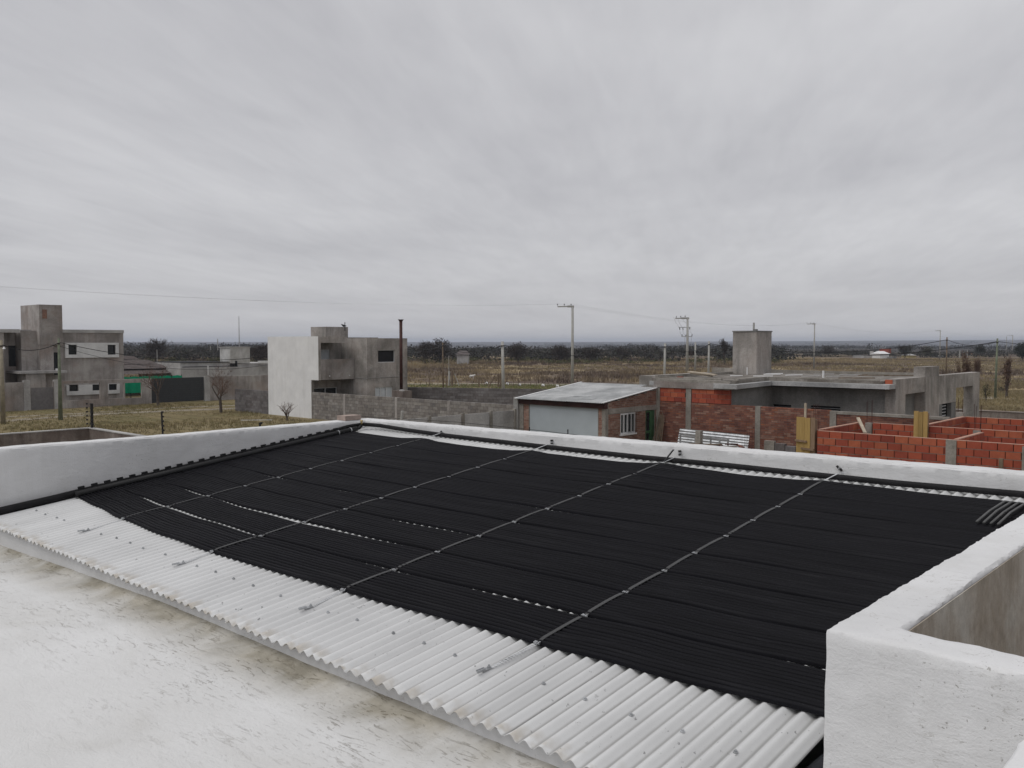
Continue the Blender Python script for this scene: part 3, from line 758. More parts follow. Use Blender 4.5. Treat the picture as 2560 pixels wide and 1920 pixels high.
def strip_path(name, pts, w, m):
    mb = MB(); k = []
    for i, p in enumerate(pts):
        a = Vector((*pts[max(i-1, 0)], 0)); b = Vector((*pts[min(i+1, len(pts)-1)], 0)); d = (b-a).normalized(); n = Vector((-d.y, d.x, 0))*w/2*(1+.25*noise.noise(Vector((i*.7, 0, 0))))
        c = Vector((*p, GROUND+.012)); mb.v += [tuple(c-n), tuple(c+n)]
    for i in range(len(pts)-1): mb.f.append((2*i, 2*i+1, 2*i+3, 2*i+2))
    o = mb.build(name, m); o['kind'] = 'structure'; return o
def resample(pts, step=2.0):
    out = []
    for a, b in zip(pts, pts[1:]):
        k = max(1, int(math.dist(a, b)/step))
        out += [(a[0]+(b[0]-a[0])*i/k, a[1]+(b[1]-a[1])*i/k) for i in range(k)]
    return out+[pts[-1]]
def wig(pts, amp=.5):
    return [(x+amp*noise.noise(Vector((x*.15, y*.15, 1))), y+amp*noise.noise(Vector((x*.15, y*.15, 5)))) for x, y in pts]
strip_path('path', wig(resample([(-64, -8), (-64.907, 20.433), (-65.862, 23.807), (-66.179, 27.252), (-65.611, 31.847), (-63.951, 37.25), (-63.58, 41.198)])), 1.5, 'track')
strip_path('path', wig(resample([(-68.5, -8), (-68.735, 21.646), (-67.807, 26.758), (-68.402, 33.206), (-66.792, 38.908)])), .8, 'track')
strip_path('road', wig(resample([(-89.632, 69.888), (-81.689, 78.456), (-74.56, 83.581), (-67.678, 87.132), (-56.301, 92.063), (-38.864, 97.097), (-25.425, 93.093), (-12.241, 91.561)]), 1.5), 3.2, 'track')

# haze: even thin air over the whole plain; the sky is outside it
hm = bpy.data.materials.new('haze'); hm.use_nodes = True; hm.node_tree.nodes.clear()
ho = hm.node_tree.nodes.new('ShaderNodeOutputMaterial'); hp = hm.node_tree.nodes.new('ShaderNodeVolumePrincipled')
hp.inputs['Color'].default_value = (.78, .84, .97, 1); hp.inputs['Density'].default_value = 1.9e-4; hp.inputs['Anisotropy'].default_value = .1
hm.node_tree.links.new(hp.outputs[0], ho.inputs['Volume']); M['haze'] = hm
HAZE = True
if HAZE:
    mb = MB(); mb.box(-8400, 8400, -8400, 8400, -22, 32); o = mb.build('haze', 'haze'); o['kind'] = 'stuff'; o['label'] = 'thin pale haze over the far plain'

# ------------------------------------------------------------------ vegetation
FWD = (-math.sin(YAW), math.cos(YAW)); RGT = (math.cos(YAW), math.sin(YAW))
def bearing(px, Z):
    k = (px-1280)/2200*Z
    return (FWD[0]*Z+RGT[0]*k, FWD[1]*Z+RGT[1]*k)
nr = np.random.default_rng(5)
def wedge(n, p0, p1, z0, z1):
    Z = np.sqrt(nr.uniform(z0**2, z1**2, n)); k = (nr.uniform(p0, p1, n)-1280)/2200*Z
    return FWD[0]*Z+RGT[0]*k, FWD[1]*Z+RGT[1]*k
def blades(X, Y, Z0, h, nb, spread, w, lean=.35):
    """tufts: nb triangles per position"""
    n = len(X); X = np.repeat(X, nb); Y = np.repeat(Y, nb); Z0 = np.repeat(Z0, nb); h = np.repeat(h, nb)
    m = n*nb; a = nr.uniform(0, 2*np.pi, m); s = nr.uniform(0, spread, m)
    bx, by = X+s*np.cos(a), Y+s*np.sin(a); t = nr.uniform(0, np.pi, m); ww = w*nr.uniform(.6, 1.3, m)
    hh = h*nr.uniform(.45, 1, m); la = nr.uniform(0, 2*np.pi, m); l = hh*nr.uniform(0, lean, m)
    V = np.empty((m, 3, 3)); V[:, 0] = np.stack([bx-ww*np.cos(t), by-ww*np.sin(t), Z0], 1); V[:, 1] = np.stack([bx+ww*np.cos(t), by+ww*np.sin(t), Z0], 1)
    V[:, 2] = np.stack([bx+l*np.cos(la), by+l*np.sin(la), Z0+hh], 1)
    return V.reshape(-1, 3), np.arange(m*3).reshape(-1, 3)
def nfield(X, Y, sc, seed): return np.array([noise.noise(Vector((x*sc, y*sc, seed))) for x, y in zip(X, Y)])
G0 = lambda X: np.full(len(X), GROUND-.02)

X, Y = wedge(15000, -350, 900, 34, 76)
f = nfield(X, Y, .12, 3); keep = (X > -73.6) & ((Y < 35) | (X < -57.5)) & ((X < -35.5) | (Y > 14.5)) & (nr.uniform(0, 1, len(X)) < .55+.8*f)
V, Fc = blades(X[keep], Y[keep], G0(X[keep]), (.10+.16*np.clip(f[keep]+.4, 0, 1)), 6, .22, .022, .8); stuff_mesh('grass', V, Fc, 'lawn', label='coarse yellow and green grass on the open lot')
X, Y = wedge(6000, 900, 1750, 96, 112)
V, Fc = blades(X, Y, G0(X), np.full(len(X), .10), 5, .5, .05, .8); stuff_mesh('grass', V, Fc, 'green_strip', label='short green grass beyond the block wall')
X, Y = wedge(8000, 2050, 2950, 58, 118)
f = nfield(X, Y, .07, 8); keep = (Y > 52) & (f > -.3)
V, Fc = blades(X[keep], Y[keep], G0(X[keep]), .30+.55*np.clip(f[keep]+.2, 0, 1), 9, .38, .035, .6); stuff_mesh('grass', V, Fc, 'tussock', label='tall dry yellow grass near the road on the right')
X, Y = wedge(15000, -150, 2750, 113, 285)
f = nfield(X, Y, .022, 1); g = nfield(X, Y, .07, 6); keep = (f+.5*g > -.16)
hh = .35+.75*np.clip(f[keep]+.3, 0, 1)
V, Fc = blades(X[keep], Y[keep], G0(X[keep]), hh, 9, .85, .085, .5); stuff_mesh('weeds', V, Fc, 'weeds', label='dead brown weeds covering the field')
keep = (f+.5*g < -.10)
V, Fc = blades(X[keep], Y[keep], G0(X[keep]), np.full(keep.sum(), .38), 8, .9, .09, .6); stuff_mesh('grass', V, Fc, 'tussock', label='pale dry grass patches in the field')

def crown_tris(cx, cy, cz, rx, ry, rz, n, size, hollow=.35):
    """leaf-sized triangles through an ellipsoid"""
    d = nr.normal(size=(n, 3)); d /= np.linalg.norm(d, axis=1)[:, None]; r = (hollow+(1-hollow)*nr.uniform(0, 1, n)**.6)*nr.uniform(.7, 1.06, n)
    c = np.stack([cx+d[:, 0]*r*rx, cy+d[:, 1]*r*ry, cz+d[:, 2]*r*rz], 1)
    a = nr.normal(size=(n, 3)); a /= np.linalg.norm(a, axis=1)[:, None]; b = np.cross(a, nr.normal(size=(n, 3))); b /= np.linalg.norm(b, axis=1)[:, None]
    s = size*nr.uniform(.5, 1.2, n)[:, None]
    V = np.stack([c-a*s, c+a*s, c+b*s*1.3], 1)
    return V.reshape(-1, 3)
def blob_wood(specs, m, name, label, size, per):
    Vs = []
    for (x, y, w, h) in specs:
        z0 = land(x, y)
        for q in range(4):
            ox, oy = nr.uniform(-.45, .45)*w, nr.uniform(-.45, .45)*w; hh = h*nr.uniform(.6, 1.0)
            Vs.append(crown_tris(x+ox, y+oy, z0+hh*.5, w*.42, w*.42, hh*.55, per//4, size))
    V = np.concatenate(Vs); V[:, 2] = np.maximum(V[:, 2], V[:, 2].min())
    return stuff_mesh(name, V, np.arange(len(V)).reshape(-1, 3), m, label=label)
def scatter(n, p0, p1, z0, z1, hmin, hmax, w0, w1):
    X, Y = wedge(n, p0, p1, z0, z1)
    return [(x, y, nr.uniform(w0, w1), nr.uniform(hmin, hmax)) for x, y in zip(X, Y)]
blob_wood(scatter(330, -150, 1950, 236, 420, 3.0, 4.7, 6, 15), 'wood_far', 'woodland', 'dark leafless scrub woodland at the edge of the field', .42, 210)
blob_wood(scatter(170, -150, 1000, 460, 800, 4.6, 6.4, 10, 22), 'wood_far', 'woodland', 'far dark tree line closing the view on the left', .6, 150)
blob_wood(scatter(240, 1500, 2800, 620, 1500, 3.5, 6.0, 10, 30), 'wood_far', 'woodland', 'scattered far trees across the plain on the right', .7, 110)
blob_wood(scatter(300, 0, 2750, 1500, 4200, 6, 9, 30, 80), 'wood_far', 'woodland', 'distant tree belts fading into the haze', 2.2, 60)
blob_wood(scatter(130, -50, 1950, 215, 250, .9, 2.0, 2, 5), 'olive', 'bushes', 'low olive green bushes in front of the wood', .22, 90)
blob_wood(scatter(90, 1990, 2700, 300, 420, 1.2, 3.2, 4, 9), 'wood_far', 'bushes', 'low dark bushes along the far edge of the field on the right', .3, 120)

def tree(name, label, px, Z, h, spread, seed, m='twig', trunk_h=.25, levels=4, kids=4, twig_w=.05, lift=.62, group=None, tw=6, fill=0, fillm=None, cat='tree', tr=None):
    x, y = bearing(px, Z); r_ = random.Random(seed); z0 = land(x, y)
    t = thing(name, label, cat, (x, y, z0), group)
    trunk = MB(); crown = MB()
    def branch(p, d, L, rad, lv):
        n = 3 if lv > 1 else 2
        pts = [p]; dd = d.copy()
        for i in range(n):
            dd = (dd+Vector((r_.uniform(-1, 1), r_.uniform(-1, 1), r_.uniform(-.4, .7)))*.16).normalized(); pts.append(pts[-1]+dd*L/n)
        rr = [rad*(1-.5*i/n) for i in range(n+1)]
        (trunk if lv >= levels-1 else crown).tube(pts, rr, 5 if lv >= levels-1 else 3, cap=False)
        if lv == 0:
            for q in range(tw):
                a = pts[r_.randrange(1, len(pts))]; e = (dd+Vector((r_.uniform(-1, 1), r_.uniform(-1, 1), r_.uniform(-.5, 1)))*.8).normalized()*L*r_.uniform(.4, .9)
                s_ = Vector((r_.uniform(-1, 1), r_.uniform(-1, 1), 0)).normalized()*twig_w*.5
                crown.add([a-s_, a+s_, a+e], [(0, 1, 2)])
            return
        for q in range(kids+(1 if r_.random() < .4 else 0)):
            i = r_.randrange(1, len(pts)); a = pts[i]
            az = r_.uniform(0, 2*math.pi); el = r_.uniform(.25, 1.0)*lift
            side = Vector((math.cos(az)*spread, math.sin(az)*spread, el))
            e = (dd*.55+side).normalized()
            branch(a, e, L*r_.uniform(.55, .8), rr[i]*.62, lv-1)
    L0 = h*.36
    base = Vector((x, y, z0)); tr = tr or h*.022+.02
    up = Vector((r_.uniform(-.06, .06), r_.uniform(-.06, .06), 1)).normalized()
    trunk.tube([base, base+up*h*trunk_h], [tr*1.25, tr], 6, cap=False)
    for q in range(kids):
        az = 2*math.pi*q/kids+r_.uniform(-.5, .5); branch(base+up*h*trunk_h*r_.uniform(.8, 1), Vector((math.cos(az)*spread*.8, math.sin(az)*spread*.8, lift+.5)).normalized(), L0, tr*.7, levels-1)
    # fit height
    top = max(v[2] for v in crown.v+trunk.v)-z0; k = h/top
    for b_ in (trunk, crown): b_.v = [(x+(v[0]-x)*k, y+(v[1]-y)*k, z0+(v[2]-z0)*k) for v in b_.v]
    trunk.build('trunk', 'bark', t)
    crown.build('crown', m, t)
    if fill:
        V = crown_tris(x, y, z0+h*.50, h*spread*.58, h*spread*.58, h*.46, fill, h*.028)
        stuff_mesh('foliage', V, np.arange(len(V)).reshape(-1, 3), fillm or m, t, kind=None)
    return t
tree('young_tree', 'small bare tree with reddish twigs in front of the dark gate', 393, 73, 4.3, .75, 3, 'twig_red', .26, 4, 3, .022, .75, 'young bare street trees')
tree('young_tree', 'small bare street tree standing left of the dark block wall', 551, 66, 4.1, .8, 4, 'twig_red', .30, 4, 3, .02, .6, 'young bare street trees')
tree('bare_bush', 'leafless bush growing at the foot of the white house wall', 716, 59.5, 1.35, .8, 8, 'twig_red', .08, 3, 4, .012, .7, cat='bush')
far_trees = [
 (389, 235, 6.9, .8, 11, 'large round leafless tree on the skyline behind the shingle roof', 1500),
 (1063, 215, 6.2, .7, 12, 'leafless tree just right of the white two storey house', 900),
 (1100, 218, 6.9, .85, 13, 'broad leafless tree left of the grey shed', 1500),
 (1295, 225, 5.9, .9, 15, 'wide dark leafless tree behind the thick concrete post', 1500),
 (1400, 228, 5.2, 1.0, 16, 'low spreading dark tree left of the tall pole', 1300),
 (1475, 235, 4.6, 1.0, 17, 'small dark tree right of the tall pole', 900),
 (1555, 240, 4.6, 1.0, 18, 'low flat topped leafless tree with thin trunks', 700),
 (650, 190, 5.6, .9, 20, 'dark leafless tree touching the left edge of the white house', 900),
 (2070, 330, 4.6, 1.2, 23, 'dark rounded tree right of the concrete tank tower', 900),
 (2262, 300, 4.9, .9, 24, 'dense grey green tree right of the white farmhouse', 1300),
 (2318, 310, 4.6, .9, 25, 'pale grey green tree near the tallest right hand pole', 900),
 (2449, 320, 5.0, .8, 26, 'dark evergreen tree in front of the purple hills', 1400)]
for (px, Z, h, sp, seed, lab, fill) in far_trees:
    ev = seed in (24, 25, 26)
    tree('tree', lab, px, Z, h, sp, seed, 'twig', .12, 3, 5, .10, .7, 'trees beyond the field', 8, fill, 'olive' if seed == 25 else 'evergreen' if ev else 'twig')
tree('tree', 'tall forked bare tree left of the concrete tank tower', 1811, 205, 6.6, .38, 41, 'twig', .28, 4, 4, .07, 1.0, 'trees beyond the field', 7)
tree('tree', 'dark evergreen tree at the right edge of the picture', 2556, 260, 5.9, .75, 42, 'twig', .12, 3, 4, .1, .7, 'trees beyond the field', 5, 2600, 'evergreen')
tree('bush', 'yellowing bush in front of the dark trees beside the white house', 1062, 205, 1.9, 1.1, 43, 'twig', .1, 2, 3, .06, .7, fill=500, fillm='yellow_bush', cat='bush')
tree('bush', 'round dark green bush in the grass by the road', 2504, 92, .75, 1.2, 44, 'twig', .1, 2, 3, .03, .5, fill=700, fillm='evergreen', cat='bush')
tree('bush', 'small green bush between the portal pillar and the wooden pole', 2468, 80, 1.7, .45, 45, 'twig', .1, 3, 3, .02, .8, fill=420, fillm='olive', cat='bush')
tree('young_tree', 'thin upright tree with rusty leaves right of the wooden pole', 2518, 84, 4.4, .16, 46, 'twig_red', .15, 4, 4, .02, 1.5, fill=160, fillm='twig_red')
tree('young_tree', 'thin upright bare tree seen through the concrete portal', 2418, 76, 4.9, .2, 47, 'twig_red', .15, 4, 4, .02, 1.4, fill=90, fillm='twig_red')
tree('young_tree', 'faint thin bare tree left of the portal pillar against the field', 2440, 98, 4.0, .3, 48, 'twig_red', .2, 4, 4, .02, 1.2)

# ================================================================== MASONRY
piece_cache = {}
def brickwork(t, A, B, z0, z1, bl, bh, thick, jt, bm, mm, nind, name, holes=(), topf=None, zvis=-99, recess=.010, core=True, jit=.002, off=0.0, hstrip=False):
    """running bond from A to B; the nind pieces that show largest are parts, the rest one 'stuff' part"""
    A = Vector((*A, 0)); B = Vector((*B, 0)); L = (B-A).length; d = (B-A)/L; n = Vector((-d.y, d.x, 0)); ang = math.atan2(d.y, d.x)
    r_ = random.Random(int(abs(A.x)*100)+int(z1*10)); rows = int((z1-z0)/(bh+jt)+.999); P = []
    for r in range(rows):
        zt = z1-r*(bh+jt); zb = max(z0, zt-bh)
        if zt-zb < .02: continue
        u = -((r % 2)*.5+off)*(bl+jt)
        while u < L:
            a, b = max(u, 0), min(u+bl, L); u += bl+jt
            if b-a < .03: continue
            if topf and zt > topf((a+b)/2)+.01: continue
            segs = [(a, b)]
            for h in holes:
                if h[2] < (zt+zb)/2 < h[3]:
                    ns = []
                    for (p, q) in segs:
                        if q <= h[0] or p >= h[1]: ns.append((p, q)); continue
                        if h[0]-p > .03: ns.append((p, h[0]))
                        if q-h[1] > .03: ns.append((h[1], q))
                    segs = ns
            for (p, q) in segs: P.append(((p+q)/2, q-p, (zt+zb)/2, zt-zb))
    def key(p):
        c = A+d*p[0]; return (0 if p[2] > zvis else 1, c.length)
    P.sort(key=key)
    rt = root_of(t)
    for (u, l, zc, h) in P[:nind]:
        k = (name, bm, round(l, 3), round(h, 3), round(thick, 3))
        if k not in piece_cache:
            q = MB(); q.box(-l/2, l/2, -thick/2, thick/2, -h/2, h/2)
            me = bpy.data.meshes.new(name); me.from_pydata(q.v, [], q.f); me.materials.append(M[bm]); piece_cache[k] = me
        o = bpy.data.objects.new(name, piece_cache[k]); COL.objects.link(o); o.parent = t
        c = A+d*u+n*(thick/2+r_.uniform(-jit, jit)); c.z = zc; o.location = c-rt.location
        o.rotation_euler = (r_.uniform(-.004, .004), r_.uniform(-.004, .004), ang+r_.uniform(-.003, .003))
    if hstrip:
        q = MB()
        for r in range(1, rows):
            zt = z1-r*(bh+jt)
            c0_, c1_ = A+d*.003, B-d*.003; lo = n*.004; hi = n*(thick-.004)
            vs = [c0_+lo, c1_+lo, c1_+hi, c0_+hi]
            q.add([(v.x, v.y, zt+.001) for v in vs]+[(v.x, v.y, zt+jt-.001) for v in vs], [(0,3,2,1),(4,5,6,7),(0,1,5,4),(1,2,6,5),(2,3,7,6),(3,0,4,7)])
        q.build('bed_joints', 'mortar_brown', t)
    rest = P[nind:]
    if rest:
        q = MB()
        for (u, l, zc, h) in rest:
            c = A+d*u+n*(thick/2+r_.uniform(-jit, jit)); a, b = d*l/2, n*thick/2
            vs = [c-a-b, c+a-b, c+a+b, c-a+b]
            q.add([(v.x, v.y, zc-h/2) for v in vs]+[(v.x, v.y, zc+h/2) for v in vs], [(0,3,2,1),(4,5,6,7),(0,1,5,4),(1,2,6,5),(2,3,7,6),(3,0,4,7)])
        o = q.build(name+'_courses', bm, t); o['kind'] = 'stuff'
    if core:
        q = MB(); a0, b0 = n*recess, n*(thick-recess)
        us = sorted(set([0.004, L-.004]+[v for h in holes for v in (h[0]+.004, h[1]-.004) if .004 < v < L-.004]))
        if topf: us = sorted(set(us+list(np.linspace(.004, L-.004, 12))))
        for ua, ub in zip(us, us[1:]):
            um = (ua+ub)/2; tt = min(z1, (min(topf(ua), topf(ub)) if topf else z1))-.006
            spans = [(z0, tt)]
            for h in holes:
                if h[0] < um < h[1]:
                    ns = []
                    for (p, s_) in spans:
                        if s_ <= h[2] or p >= h[3]: ns.append((p, s_)); continue
                        if h[2] > p: ns.append((p, h[2]-.004))
                        if s_ > h[3]: ns.append((h[3]+.004, s_))
                    spans = ns
            for (p, s_) in spans:
                a, b = A+d*ua, A+d*ub; vs = [a+a0, b+a0, b+b0, a+b0]
                q.add([(v.x, v.y, p) for v in vs]+[(v.x, v.y, s_) for v in vs], [(0,3,2,1),(4,5,6,7),(0,1,5,4),(1,2,6,5),(2,3,7,6),(3,0,4,7)])
        q.build('mortar', mm, t)

def window(t, ax, c, u0, u1, z0, z1, depth, frame_m='frame_white', glass_m='glass', mull=1, fw=.05, out=1, name='window', sill=None):
    """frame with mullions and a pane set back behind plane c; out = +1/-1 side one looks from"""
    s = out
    mb = MB()
    def bx(ua, ub, za, zb, ca, cb):
        if ax == 'x': mb.box(ca, cb, ua, ub, za, zb)
        else: mb.box(ua, ub, ca, cb, za, zb)
    ca, cb = c-s*depth, c-s*(depth-.05)
    bx(u0, u1, z0, z0+fw, ca, cb); bx(u0, u1, z1-fw, z1, ca, cb); bx(u0, u0+fw, z0+fw, z1-fw, ca, cb); bx(u1-fw, u1, z0+fw, z1-fw, ca, cb)
    for k in range(mull):
        u = u0+(u1-u0)*(k+1)/(mull+1); bx(u-fw/2, u+fw/2, z0+fw, z1-fw, ca, cb)
    w = mb.build(name, frame_m, t)
    mb = MB(); bx(u0+fw*.5, u1-fw*.5, z0+fw*.5, z1-fw*.5, c-s*(depth+.02), c-s*(depth+.01)); mb.build('pane', glass_m, w)
    if sill:
        mb = MB(); bx(u0-.05, u1+.05, z0-.06, z0, c-s*.1, c+s*.04); mb.build('sill', sill, w)
    return w

# ------------------------------------------------------------------ brick house under construction (right)
GRP = 'walls of the red brick house under construction'
def red_wall(lab, A, B, z1=-2.5, vis=-3.35, nind=300, th_=.13, z0=-4.9, off=0.0):
    t = thing('unfinished_wall', lab, 'wall', ((A[0]+B[0])/2, (A[1]+B[1])/2, GROUND), GRP)
    brickwork(t, A, B, z0, z1, .333, .176, th_, .020, 'hollow_brick', 'joint_dark', nind, 'brick', hstrip=True, zvis=vis, recess=.03, jit=.004, off=off)
    mb = MB(); d = (Vector(B)-Vector(A)).normalized(); n = Vector((-d.y, d.x)); q = Vector(A)+n*th_/2; w = Vector(B)+n*th_/2
    mb.bar((q.x, q.y, (GROUND+z0)/2), (w.x, w.y, (GROUND+z0)/2), th_+.06, z0-GROUND); mb.build('footing', 'concrete', t)
    if abs(B[0]-A[0]) > 1: mb = MB(); mb.box(A[0]+.01, B[0], A[1]+.004, A[1]+th_-.004, z1+.003, z1+.012); mb.build('mortar_bed', 'brick_dust', t)
    return t
w1 = red_wall('nearest long red hollow brick wall, unfinished, with a grey concrete column in it', (-10.27, 24.14), (1.6, 24.14), nind=130)
w2 = red_wall('middle long red hollow brick wall behind the nearest one', (-10.0, 27.62), (1.6, 27.62), vis=-2.95, nind=90, off=.3)
w3 = red_wall('farthest long red hollow brick wall, next to the road', (-8.55, 32.0), (1.6, 32.0), vis=-2.95, nind=80, off=.1)
w4 = red_wall('short red brick cross wall at the left end, with a pale mortar top', (-10.27, 24.29), (-10.27, 27.55), vis=-3.2, nind=50)
w5 = red_wall('red brick cross wall joining the middle and farthest walls', (-8.5, 27.78), (-8.5, 31.98), vis=-2.95, nind=40, off=.4)
w6 = red_wall('short red brick cross wall behind the grey concrete column', (-6.62, 24.3), (-6.62, 26.7), vis=-3.1, nind=40, off=.2)
for (w_, a, b) in ((w4, (-10.40, 24.29), (-10.27, 27.5)), (w5, (-8.63, 27.78), (-8.5, 31.9)), (w6, (-6.75, 24.3), (-6.62, 26.65))):
    mb = MB(); mb.box(a[0]+.01, b[0]-.01, a[1], b[1], -2.497, -2.475); mb.build('mortar_bed', 'brick_dust', w_)
def rc_column(t, x, y, z1, w=.24, rebar=.0, name='column'):
    mb = MB(); mb.box(x-w/2, x+w/2, y-.02, y+.16, GROUND, z1); c = mb.build(name, 'concrete', t)
    if rebar:
        for (dx, dy) in ((-.07, .03), (.07, .03), (-.07, .12), (.07, .12)):
            mb = MB(); mb.tube([(x+dx, y+dy, z1-.05), (x+dx+rng.uniform(-.02, .02), y+dy, z1+rebar*rng.uniform(.8, 1))], .006, 5); mb.build('rebar', 'rust', c)
rc_column(w1, -6.75, 24.12, -2.49, .25); rc_column(w1, -5.03, 24.12, -2.53, .22); rc_column(w1, -1.2, 24.12, -2.5, .25)
rc_column(w2, -10.12, 27.60, -2.50, .2, .75); rc_column(w3, -8.7, 31.95, -2.35, .22, .5)
rc_column(w2, -7.05, 27.62, -2.52, .2, .8); rc_column(w2, -5.55, 27.62, -2.52, .2, .8)
mb = MB(); mb.box(-5.60, -5.51, 23.9, 23.99, -4.2, -2.84); tag(mb.build('stake', 'wood'), 'short dark wooden stake in front of the nearest red brick wall', 'stake')
mb = MB(); mb.bar((-10.335, 27.3, -2.337), (-9.846, 26.6, -2.722), .09, .05); tag(mb.build('board', 'wood_pale'), 'pale board leaning in the corner of the red brick walls', 'board')

def formwork(lab, x0, x1, y, z0, z1, boards, battens):
    t = thing('column_formwork', lab, 'formwork', ((x0+x1)/2, y, GROUND), 'yellow timber column formworks')
    u = x0
    for k, w in enumerate(boards):
        mb = MB(); mb.box(u+.004, u+(x1-x0)*w-.004, y-.02-.012*(k % 2), y+.02, z0, z1-.02*(k % 2)); mb.build('board', 'formwork' if k < 2 else 'batten' if lab.startswith('tall') else 'formwork', t); u += (x1-x0)*w
    mb = MB(); mb.box(x0+.02, x1-.02, y+.02, y+.2, z0, z1-.06); mb.build('core_board', 'batten', t)
    for (a, b, z_) in battens:
        mb = MB(); mb.bar((x0+(x1-x0)*a, y-.055, z_), (x0+(x1-x0)*b, y-.055, z_-.02), .045, .055); mb.build('batten', 'batten', t)
    return t
ff = formwork('tall yellow board formwork standing left of the red brick walls', -10.88, -10.33, 24.12, -4.9, -2.13, [.46, .30, .24], [(-.03, .60, -2.80), (.30, 1.0, -3.02), (.3, .98, -3.35)])
formwork('short yellow board formwork rising from the middle red brick wall', -8.733, -8.339, 27.45, -3.4, -2.042, [.34, .33, .33], [])
mb = MB(); mb.bar((-10.70, 24.3, -3), (-10.705, 24.3, -1.74), .055, .05); tag(mb.build('post', 'wood_pale'), 'thin pale post rising behind the tall yellow formwork', 'post')
t = thing('rebar_cage', 'rusty vertical bars rising behind the tall yellow formwork', 'rebar', (-10.5, 24.3, GROUND))
for q in range(4):
    mb = MB(); mb.tube([(-10.46+.045*q, 24.33, -4), (-10.47+.05*q, 24.33, -1.75)], .006, 5); mb.build('rebar', 'rust', t)

# ------------------------------------------------------------------ brick wall in front of the concrete house (Y = 30.95)
YL = 30.95
lw = thing('brick_boundary_wall', 'long brown red brick wall with grey concrete columns below the concrete house', 'wall', (-15, YL, GROUND))
brickwork(lw, (-19.86, YL), (-12.72, YL), -5.0, -2.43, .24, .06, .15, .012, 'common_brick', 'mortar_dark', 300, 'brick', zvis=-3.9, recess=.008)
brickwork(lw, (-12.48, YL+.005), (-8.75, YL+.005), -5.0, -2.56, .24, .06, .14, .012, 'common_brick', 'mortar_dark', 0, 'brick', zvis=-3.9, recess=.008)
for (a, b, z1) in ((-18.633, -18.394, -1.86), (-15.608, -15.396, -2.42), (-12.72, -12.49, -2.45), (-20.02, -19.87, -1.86)):
    mb = MB(); mb.box(a, b, YL-.02, YL+.17, GROUND, z1); mb.build('column', 'concrete', lw)
mb = MB(); mb.box(-12.488, -8.75, YL-.015, YL+.165, -2.553, -2.455); mb.build('coping', 'concrete', lw)
mb = MB(); mb.box(-19.86, -8.75, YL-.03, YL+.17, GROUND, -5.01); mb.build('footing', 'concrete', lw)

fb = thing('far_boundary_wall', 'low dark brown wall beyond the portal beside the road', 'wall', (-9, 49.75, GROUND))
mb = MB(); mb.box(-17.5, -3.0, 49.75, 49.95, GROUND, -3.53); mb.build('wall', 'terrace_brown', fb); mb = MB(); mb.box(-17.5, -3.0, 49.72, 49.98, -3.527, -3.49); mb.build('coping', 'plaster_brown', fb)
# ------------------------------------------------------------------ flat roofed concrete house
ch = thing('concrete_house', 'unfinished grey concrete bungalow with flat roof, tank tower and open portal', 'house', (-16, 38, GROUND))
brickwork(ch, (-19.864, YL+.01), (-18.654, YL+.01), -2.42, -1.862, .325, .172, .14, .014, 'hollow_brick', 'joint_dark', 60, 'brick', hstrip=True, recess=.03)
brickwork(ch, (-18.378, YL+.01), (-16.695, YL+.01), -2.42, -1.862, .325, .172, .14, .014, 'hollow_brick', 'joint_dark', 60, 'brick', hstrip=True, recess=.03)
mb = MB(); mb.box(-20.15, -16.703, YL-.04, YL+.26, -1.855, -1.60); mb.build('ring_beam', 'plaster_brown', ch)
mb = MB(); mb.box(-20.05, -16.668, YL+.0, YL+.30, -1.597, -1.50); mb.build('ring_beam', 'concrete', ch)
XW = -16.95
bars_holes = [(-17.39, -16.128, -3.5, -2.63), (-15.278, -14.042, -3.5, -2.60)]
mb = MB()
mb.panel('y', 35.2, 35.35, XW, -12.26, GROUND, -1.86, bars_holes)
mb.panel('x', XW-.15, XW, 31.13, 35.34, GROUND, -1.86, [(31.6, 32.6, -3.5, -2.75)])
mb.box(-20.0, -12.26, 35.36, 41.4, GROUND, -1.865); mb.box(-20.0, XW-.16, 31.26, 35.355, GROUND, -1.865)
mb.build('wall', 'plaster_dark', ch)
for (a, b, z0, z1) in bars_holes:
    w = window(ch, 'y', 35.2, a, b, z0, z1, .10, 'dark', 'dark', 0, .03, out=-1)
    for q in range(5):
        mb = MB(); zq = z1-.09-q*.13; mb.bar((a, 35.215, zq), (b, 35.215, zq), .02, .014); mb.build('bar', 'zinc_dull', w)
window(ch, 'x', XW, 31.6, 32.6, -3.5, -2.75, .10, 'dark', 'dark', 0, .03, out=1)
# roof slab with its fascia, overhanging both wings
mb = MB(); mb.prism([(-20.6, 31.27), (-17.6, 31.27), (-17.2, 30.6), (-16.21, 30.6), (-16.62, 34.4), (-11.86, 34.4), (-11.86, 41.6), (-20.6, 41.6)], -1.79, -1.615); mb.build('roof_slab', 'concrete_new', ch)
mb = MB(); pr = [(-20.5, 31.3), (-17.4, 31.3), (-16.75, 30.95), (-16.55, 31.2), (-16.95, 34.75), (-12.27, 34.75), (-12.27, 41.4), (-20.5, 41.4)]; mb.prism(pr, -1.612, -1.50); mb.build('roof_screed', 'screed', ch)
def low_parapet(a, b, w=.14, z0=-1.50, z1=-1.41, m='concrete'):
    mb = MB(); mb.bar((*a, (z0+z1)/2), (*b, (z0+z1)/2), w, z1-z0-.004); mb.build('low_parapet', m, ch)
low_parapet((-20.4, 41.3), (-12.4, 41.3), z1=-1.36); low_parapet((-20.4, 31.5), (-20.4, 41.2), z1=-1.38); low_parapet((-17.0, 34.85), (-12.4, 34.85), z1=-1.44)
